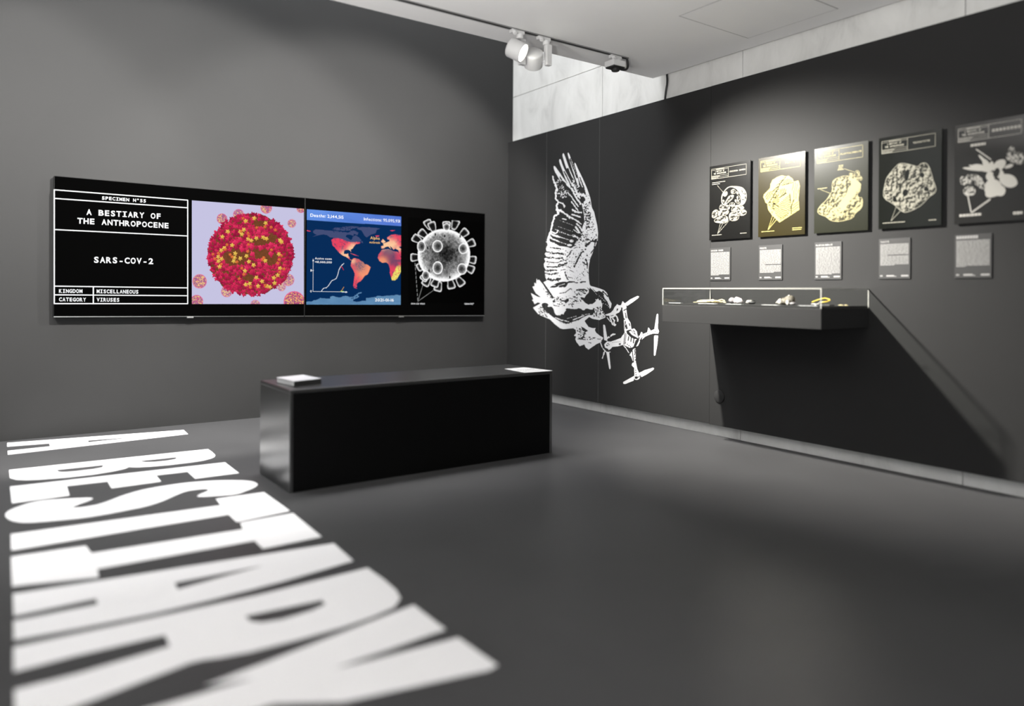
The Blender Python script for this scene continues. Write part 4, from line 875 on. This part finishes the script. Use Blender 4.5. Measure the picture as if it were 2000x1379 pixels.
for i, y0 in enumerate(PY):
    ink, ground = INK[i]; y1 = y0 - PW
    t = thing('poster', PLAB[i], 'poster', (0, (y0 + y1) / 2, PB), 'row of specimen posters')
    gm = mat('poster_ground', ground, .24 if i < 3 else .12, spec=.4 if i < 3 else .5); im = mat('poster_ink', ink, .4, spec=.16)
    boxo('board', (PXF, y1, PB), (PXF + .006, y0, PT), gm, t, .0006)
    mb = MB(); mb.box((PXF + .006, y1 + .05, PB + .06), (-.0028 if i else -.0028, y0 - .05, PT - .06)); build('hanger', mb, M['blackmatte'], t)
    X0 = PXF - .0004
    def body(a, i=i): DRAW[i](a)
    n = int(110 + 18 * i) + 40
    sheet('specimen_print', [(X0, y0 - .006, PT - .085), (X0, y1 + .006, PT - .085), (X0, y0 - .006, PB + .008)], n, int(n * 1.28), body, attr_mat('poster_print', 0, .24 if i < 3 else .12, .4 if i < 3 else .5), t, ink, ground, 1)
    mb = MB(); X1 = PXF - .0009
    R = lambda u0, v0, u1, v1: mb.add([(X1, y0 - PW * u0, PT - .486 * v0), (X1, y0 - PW * u1, PT - .486 * v0), (X1, y0 - PW * u1, PT - .486 * v1), (X1, y0 - PW * u0, PT - .486 * v1)], [(0, 1, 2, 3)])
    a_, b_, d_ = .048, .905, .47; k = .0064; kv = .0042
    for v in (.040, .1745): R(a_, v, b_, v + kv)
    for u in (a_, d_, b_ - k): R(u, .040, u + k, .1787)
    for v in (.058, .134, .155): R(a_, v, d_, v + kv * .8)
    rng = random.Random(40 + i)
    for v, u0, u1 in ((.0475, .17, .36), (.142, a_ + .012, .25), (.163, a_ + .012, .22)):
        u = u0
        while u < u1: w2 = rng.uniform(.008, .016); R(u, v, u + w2, v + .008); u += w2 + .005
    P = lambda u, v: (X1, y0 - PW * u, PT - .486 * v)
    line(mb, 'A BESTIARY OF', P(.14, .089), P(.37, .089), .0088, (0, 0, 1), True, .045); line(mb, 'THE ANTHROPOCENE', P(.105, .118), P(.415, .118), .0088, (0, 0, 1), True, .045)
    if TITLES[i]: 
        hw = min(.19, len(TITLES[i]) * .0145); line(mb, TITLES[i], P(.69 - hw, .117), P(.69 + hw, .117), .0085, (0, 0, 1), True, .045)
    else:
        for u in np.arange(.52, .86, .048): R(u, .095, u + .036, .122)
    ox, oy, kk = CORG[i]
    for (ax, ay, bx_, by_) in CAP[i]:
        A = at(ox + ax / kk, oy + ay / kk, 0, X1); B = at(ox + bx_ / kk, oy + by_ / kk, 0, X1); L_ = abs(B[1] - A[1]); u = 0
        hgt = .0042 if i < 4 else .012
        while u < L_:
            w2 = min(rng.uniform(.006, .016), L_ - u); mb.add([(X1, A[1] - u, A[2]), (X1, A[1] - u - w2, A[2]), (X1, A[1] - u - w2, A[2] + hgt), (X1, A[1] - u, A[2] + hgt)], [(0, 1, 2, 3)]); u += w2 + .0022
    build('heading_print', mb, im, t)['kind'] = 'stuff'
    # text card
    c0 = y0 + .002; CW, CT, CB = .165, 1.239, 1.026; CH = CT - CB
    t = thing('text_card', CLAB[i], 'label', (0, c0 - CW / 2, CB), 'text cards under the posters')
    boxo('card', (-.0075, c0 - CW, CB), (-.0029 if True else 0, c0, CT), cardm, t, .0005)
    mb = MB(); X2 = -.0080
    Q = lambda u0, v0, u1, v1: mb.add([(X2, c0 - CW * u0, CT - CH * v0), (X2, c0 - CW * u1, CT - CH * v0), (X2, c0 - CW * u1, CT - CH * v1), (X2, c0 - CW * u0, CT - CH * v1)], [(0, 1, 2, 3)])
    tl = ['CHICKEN BONES', 'FORDITE', 'PLASTIGLOMERATE', 'TRINITITE', ''][i]; tw = [.60, .28, .62, .28, .58][i]
    if tl: line(mb, tl, (X2, c0 - CW * .05, CT - CH * .098), (X2, c0 - CW * (.05 + tw), CT - CH * .098), .0088, (0, 0, 1), True, .06)
    else:
        for u in np.arange(.05, .58, .075): Q(u, .03, u + .062, .098)
    end = [.83, .79, .86, .665, .74][i]; brk = [None, .575, None, .42, None][i]; v = .135; rng = random.Random(i)
    while v < end:
        last = v + .0245 >= end; u = .05; lim = rng.uniform(.3, .75) if last else .95
        if brk and brk - .0245 <= v < brk: lim = .28
        while u < lim:
            w2 = min(rng.uniform(.05, .16), .95 - u)
            if lim - u - w2 < .03: w2 = lim - u
            Q(u, v, u + w2, v + .0140); u += w2 + .012
        v += .0245
    Q(.05, .905, .085, .945); Q(.095, .905, .125, .945); Q(.25, .905, .50, .945); Q(.50, .930, .57, .945); Q(.72, .905, .95, .945)
    build('card_print', mb, cardink, t)['kind'] = 'stuff'

# ------------------------------------------------------------------ display case
cy0, cy1, cdp = -2.331, -3.410, .452
cz0, cz1, cz2 = .764, .879, .974
case = thing('display_case', 'charcoal wall-hung display case with a clear acrylic cover, below the posters', 'display case', (0, (cy0 + cy1) / 2, cz0))
CX = -.0027
boxo('case_body', (-cdp, cy1, cz0), (CX, cy0, cz1 - .012), M['panel'], case, .0012)
boxo('case_floor', (-cdp + .008, cy1 + .008, cz1 - .0118), (CX, cy0 - .008, cz1 + .002), M['panel'], case)
# thin acrylic: clear faces, milky cut edges
ac = bpy.data.materials.new('clear_acrylic'); ac.use_nodes = True; N = ac.node_tree.nodes; L = ac.node_tree.links; N.remove(N['Principled BSDF'])
tp = N.new('ShaderNodeBsdfTransparent'); tp.inputs[0].default_value = (.97, .975, .97, 1); gl = N.new('ShaderNodeBsdfGlossy'); gl.inputs['Roughness'].default_value = .015; fr = N.new('ShaderNodeFresnel'); fr.inputs['IOR'].default_value = 1.49; mx = N.new('ShaderNodeMixShader')
ge = N.new('ShaderNodeNewGeometry'); mt_ = N.new('ShaderNodeMath'); mt_.operation = 'SUBTRACT'; mt_.inputs[0].default_value = 1; L.new(ge.outputs['Backfacing'], mt_.inputs[1]); mu = N.new('ShaderNodeMath'); mu.operation = 'MULTIPLY'; L.new(fr.outputs[0], mu.inputs[0]); L.new(mt_.outputs[0], mu.inputs[1]); L.new(mu.outputs[0], mx.inputs[0]); L.new(tp.outputs[0], mx.inputs[1]); L.new(gl.outputs[0], mx.inputs[2]); L.new(mx.outputs[0], N['Material Output'].inputs['Surface'])
edge = mat('acrylic_cut_edge', (.40, .395, .36), .35)
def acrylic(a, b, thin):
    mb = MB(); mb.box(a, b); mb.mi = [1] * 6
    for fi in {2: (0, 1), 1: (2, 4), 0: (3, 5)}[thin]: mb.mi[fi] = 0
    return build('acrylic_sheet', mb, [ac, edge], case)
th = .005
acrylic((-cdp, cy1 + th, cz1 - .010), (-cdp + th, cy0 - th, cz2 - th), 0)
acrylic((-cdp, cy0 - th, cz1 - .010), (CX, cy0, cz2 - th), 1); acrylic((-cdp, cy1, cz1 - .010), (CX, cy1 + th, cz2 - th), 1)
acrylic((-cdp, cy1, cz2 - th + .0001), (CX, cy0, cz2), 2)
ZF = cz1 + .0022
def sx(px, x): return at(px, 586, 0, x)[1]
def pebble(mb, c, r, seed, n=10):
    rng = np.random.RandomState(seed); base = len(mb.v)
    for i in range(n + 1):
        th_ = math.pi * i / n
        for k in range(14):
            ph = 2 * math.pi * k / 14; d = np.array([math.sin(th_) * math.cos(ph), math.sin(th_) * math.sin(ph), math.cos(th_)])
            f = .8 + .4 * float(vnoise(np.array([d[0] * 1.7 + seed * 3.1 + 20]), np.array([d[1] * 1.7 + d[2] * 2.3 + 20]), seed)[0])
            mb.v.append((c[0] + d[0] * r[0] * f, c[1] + d[1] * r[1] * f, c[2] + d[2] * r[2] * f))
    for i in range(n):
        for k in range(14):
            a = base + i * 14 + k; b = base + i * 14 + (k + 1) % 14; mb.f.append((a, b, b + 14, a + 14)); mb.mi.append(mb.cur)
X_ = -.24
rng = random.Random(8)
yt = sx(1388, X_)
tw = thing('specimen', 'heap of pale yellow twigs inside the acrylic cover', 'specimen', (X_, yt, ZF))
twm = [noisy('pale_twig', [(.3, (.50,.40,.17)), (.7, (.78,.70,.44))], 40, (.6, .7)), noisy('brown_twig', [(.3, (.20,.13,.05)), (.7, (.42,.31,.13))], 40, (.6, .7))]
for k in range(30):
    an = rng.uniform(-.5, .5); l = rng.uniform(.04, .15); h = .0045 + .022 * rng.random() * max(0, 1 - l / .2); yc = yt + rng.uniform(-.06, .06); xc = X_ + rng.uniform(-.035, .035); d = Vector((math.sin(an), math.cos(an), 0)) * l / 2
    mb = MB(); a = Vector((xc, yc, ZF + h)); b = Vector((rng.uniform(-.008, .008), 0, rng.uniform(.002, .008)))
    mb.ring([a - d, a - d * .4 + b, a + d * .3 + b * .5, a + d + Vector((0, 0, rng.uniform(-.002, .004)))], 6, [.0022, .0030, .0028, .0016]); build('twig', mb, twm[k % 4 == 3], tw, smooth=True)
def blobs(name, label, px, items, cat='specimen'):
    """items: (dy along the case, dx, radii, material, part name)"""
    y = sx(px, X_); t = thing(name, label, cat, (X_, y, ZF))
    for k, (dy, dx, r, mt, pn) in enumerate(items):
        mb = MB(); pebble(mb, (X_ + dx, y + dy, ZF), r, 11 + k + int(px)); zl = min(p[2] for p in mb.v) - ZF - .0004; mb.v = [(p[0], p[1], p[2] - zl) for p in mb.v]; build(pn, mb, mt, t, smooth=True)
    return t
stone = lambda n, a, b, s=30: noisy(n, [(.35, a), (.65, b)], s, (.6, .75), bump=.4, bscale=120)
gst = stone('grey_stone', (.16,.15,.155), (.30,.28,.29)); pst = stone('pinkish_white_stone', (.62,.52,.52), (.78,.74,.74)); dst = stone('black_stone', g3(.015), g3(.05)); bst = stone('brown_shell', (.07,.06,.045), (.20,.18,.14)); wst = stone('bone_white', (.50,.47,.40), (.72,.69,.62))
blobs('specimen', 'grey and pinkish white lumps inside the acrylic cover, right of the twigs', 1440, [(.040, 0, (.019,.019,.017), gst, 'grey_lump'), (-.004, .004, (.024,.030,.017), pst, 'pale_lump'), (-.026, -.01, (.02,.018,.012), pst, 'pale_lump'), (.012, .02, (.02,.02,.020), pst, 'pale_lump')])
blobs('specimen', 'black and white crumpled lump inside the acrylic cover, centre left', 1465, [(.004, 0, (.02,.022,.011), wst, 'pale_lump'), (-.018, -.006, (.018,.022,.009), dst, 'dark_lump'), (-.004, .012, (.02,.02,.013), dst, 'dark_lump')])
t = blobs('specimen', 'craggy dark brown and bone white specimen in the middle of the case', 1536, [(.040, 0, (.022,.024,.012), wst, 'pale_lump'), (.012, .006, (.026,.028,.020), bst, 'dark_lump'), (-.020, .004, (.026,.028,.023), bst, 'dark_lump'), (-.028, -.03, (.010,.010,.013), wst, 'pale_lump'), (.026, -.018, (.012,.012,.016), wst, 'pale_lump'), (-.05, -.02, (.016,.02,.008), gst, 'dark_lump'), (.0, -.016, (.016,.014,.010), bst, 'dark_lump'), (-.004, .012, (.012,.016,.026), wst, 'pale_lump')])
yl = sx(1606, X_)
yt_ = thing('specimen', 'bent yellow strap with a thin white wire, inside the near end of the case', 'specimen', (X_, yl, ZF))
yelm = mat('yellow_strap', (.80, .58, .06), .4); wire = mat('white_wire', (.75, .72, .66), .4)
pt = lambda dy, dz, dx=0: (X_ + dx, yl + dy, ZF + dz)
mb = MB(); mb.ring([pt(.048, .018, -.02), pt(.030, .026, -.01), pt(.008, .036), pt(-.012, .040, .008), pt(-.035, .034, .01), pt(-.044, .029), pt(-.036, .022, -.012), pt(-.018, .019, -.02), pt(-.008, .018, -.02)], 8, [.0032] * 9); build('strap', mb, yelm, yt_, smooth=True)
mb = MB(); mb.ring([pt(.046, .008, -.03), pt(.03, .010, -.03), pt(.014, .008, -.03), pt(.0, .012, -.03), pt(-.004, .022, -.03)], 6, .0016); mb.ring([pt(.03, .010, -.03), pt(.022, .004, -.035), pt(.012, .002, -.04)], 6, .0016); build('wire', mb, wire, yt_, smooth=True)
mb = MB(); mb.box((X_ - .03, yl - .06, ZF), (X_ + .02, yl + .012, ZF + .006)); build('plate', mb, M['blackmatte'], yt_, .002)
ys = sx(1646, X_); yb = thing('specimen', 'two tiny yellowish slivers at the near end of the case', 'specimen', (X_, ys, ZF))
for dy, l in ((.010, .026), (-.018, .018)):
    mb = MB(); mb.ring([(X_, ys + dy - l / 2, ZF + .0035), (X_, ys + dy, ZF + .0050), (X_, ys + dy + l / 2, ZF + .004)], 6, [.0012, .0030, .0014]); build('sliver', mb, twm[0], yb, smooth=True)
for (a, b), lb in zip(((1309,1332), (1366,1400), (1420,1450), (1490,1522), (1562,1598)), ('small white paper slip on the case floor, left of the twigs', 'small white paper slip in front of the yellow twigs', 'small white paper slip in front of the pinkish lumps', 'small white paper slip in front of the brown and bone white specimen', 'small white paper slip in front of the yellow strap')):
    xs = -.405; y_a, y_b = at(a, 588, 0, xs)[1], at(b, 588, 0, xs)[1]
    o = boxo('paper_slip', (xs - .012, y_b, ZF), (xs + .012, y_a, ZF + .0015), mat('slip_paper', g3(.75), .6)); tag(o, lb, 'paper slip', 'paper slips in the case')

# ------------------------------------------------------------------ blank cover on the wall, cable
mb = MB(); mb.lathe((-.0027, -2.415, .271), (-1, 0, 0), [(0, .041), (.006, .041), (.008, .038), (.009, .0)][:3], 40)
tag(build('cover_plate', mb, M['panel'], smooth=True), 'round charcoal blanking plate on the wall under the display case', 'cover plate')
mb = MB(); mb.ring([(.02, -1.905, 2.56), (.030, -1.908, 2.517), (.034, -1.913, 2.44), (.034, -1.900, 2.388), (.034, -1.890, 2.325), (.034, -1.889, 2.306)], 10, .0075)
tag(build('cable', mb, M['blackmatte'], smooth=True), 'black cable hanging from the ceiling gap over the pale concrete strip', 'cable')

# ------------------------------------------------------------------ track, spotlights, power feed
TY = -2.04
track = thing('lighting_track', 'thin black lighting track set flush in the white ceiling', 'track', (-2, TY, ZC))
mb = MB(); mb.box((-6.9, TY - .016, ZC - .006), (-.486, TY - .010, ZC - .0002)); mb.box((-6.9, TY + .010, ZC - .006), (-.486, TY + .016, ZC - .0002)); build('track_lip', mb, mat('track_grey', g3(.18), .4), track)
boxo('track_slot', (-6.9, TY - .0098, ZC - .004), (-.487, TY + .0098, ZC - .0004), M['recess'], track)
def adapter(t, x):
    mb = MB(); mb.box((x - .045, TY - .014, ZC - .026), (x + .045, TY + .014, ZC - .0062)); mb.lathe((x + .020, TY, ZC - .0255), (0, 0, -1), [(0, .021), (.022, .021), (.024, .018)], 24); mb.lathe((x - .028, TY - .012, ZC - .022), (0, -.7, -.7), [(0, .013), (.014, .013), (.016, .011)], 20)
    build('adapter', mb, M['white'], t, .001, True)
EMIT = mat('lamp_lens', g3(.8), .2, emit=(1, .97, .88), strength=7)
def spotlight(x, head, d, arm, label, back=0):
    t = thing('spotlight', label, 'spotlight', (x, TY, ZC), 'spotlights on the ceiling track')
    adapter(t, x)
    mb = MB(); mb.box((arm[0] - .019, TY - .016 + back, arm[1]), (arm[0] + .019, TY + .016 + back, ZC - .045 if not back else ZC - .027)); build('gear_box', mb, M['white'], t, .002)
    mb = MB(); R = .058; mb.lathe(head, d, [(-.048, .0), (-.048, .050), (-.044, .055), (-.036, R), (.045, R), (.047, R - .002), (.047, R - .006), (.038, R - .007), (.036, 0.0)], 48)
    hd = build('lamp_head', mb, M['white'], t, smooth=True)
    mb = MB(); mb.lathe(Vector(head) + d * .0365, d, [(0, R - .008), (.002, R - .008), (.003, R - .012)], 48); build('lens', mb, EMIT, hd, smooth=True)
    mb = MB(); s = Vector((arm[0], TY + back, arm[1] + .02)); mb.ring([s, (s + Vector(head)) / 2, Vector(head)], 14, .009); build('pivot', mb, M['white'], t, smooth=True)
    return t
HA, HB = LAMP_A, LAMP_B
spotlight(-1.375, HA, DIR_A, (-1.300, 2.30), 'white round spotlight on the track with its bright lens facing the room', .055)
spotlight(-1.180, HB, DIR_B, (-1.146, 2.31), 'white round spotlight on the track turned towards the screen wall, back to us')
pf = thing('power_feed', 'white track connector with a black socket and cable at the end of the track', 'connector', (-.59, TY, ZC))
adapter(pf, -.592)
boxo('connector_body', (-.645, TY - .045, 2.400), (-.540, TY + .045, 2.437), M['white'], pf, .003)
mb = MB(); mb.box((-.640, TY - .040, 2.392), (-.545, TY + .040, 2.3995)); mb.lathe((-.59, TY, 2.394), (0, 0, -1), [(0, .026), (.016, .026), (.020, .022)], 24); build('socket', mb, M['blackmatte'], pf, .001)
mb = MB(); mb.ring([(-.545, TY, 2.397), (-.515, TY, 2.398), (-.490, TY, 2.405), (-.478, TY, 2.425), (-.480, TY, 2.450), (-.487, TY, 2.470), (-.486, TY, 2.4795)], 10, .0075); build('cable', mb, M['blackmatte'], pf, smooth=True)
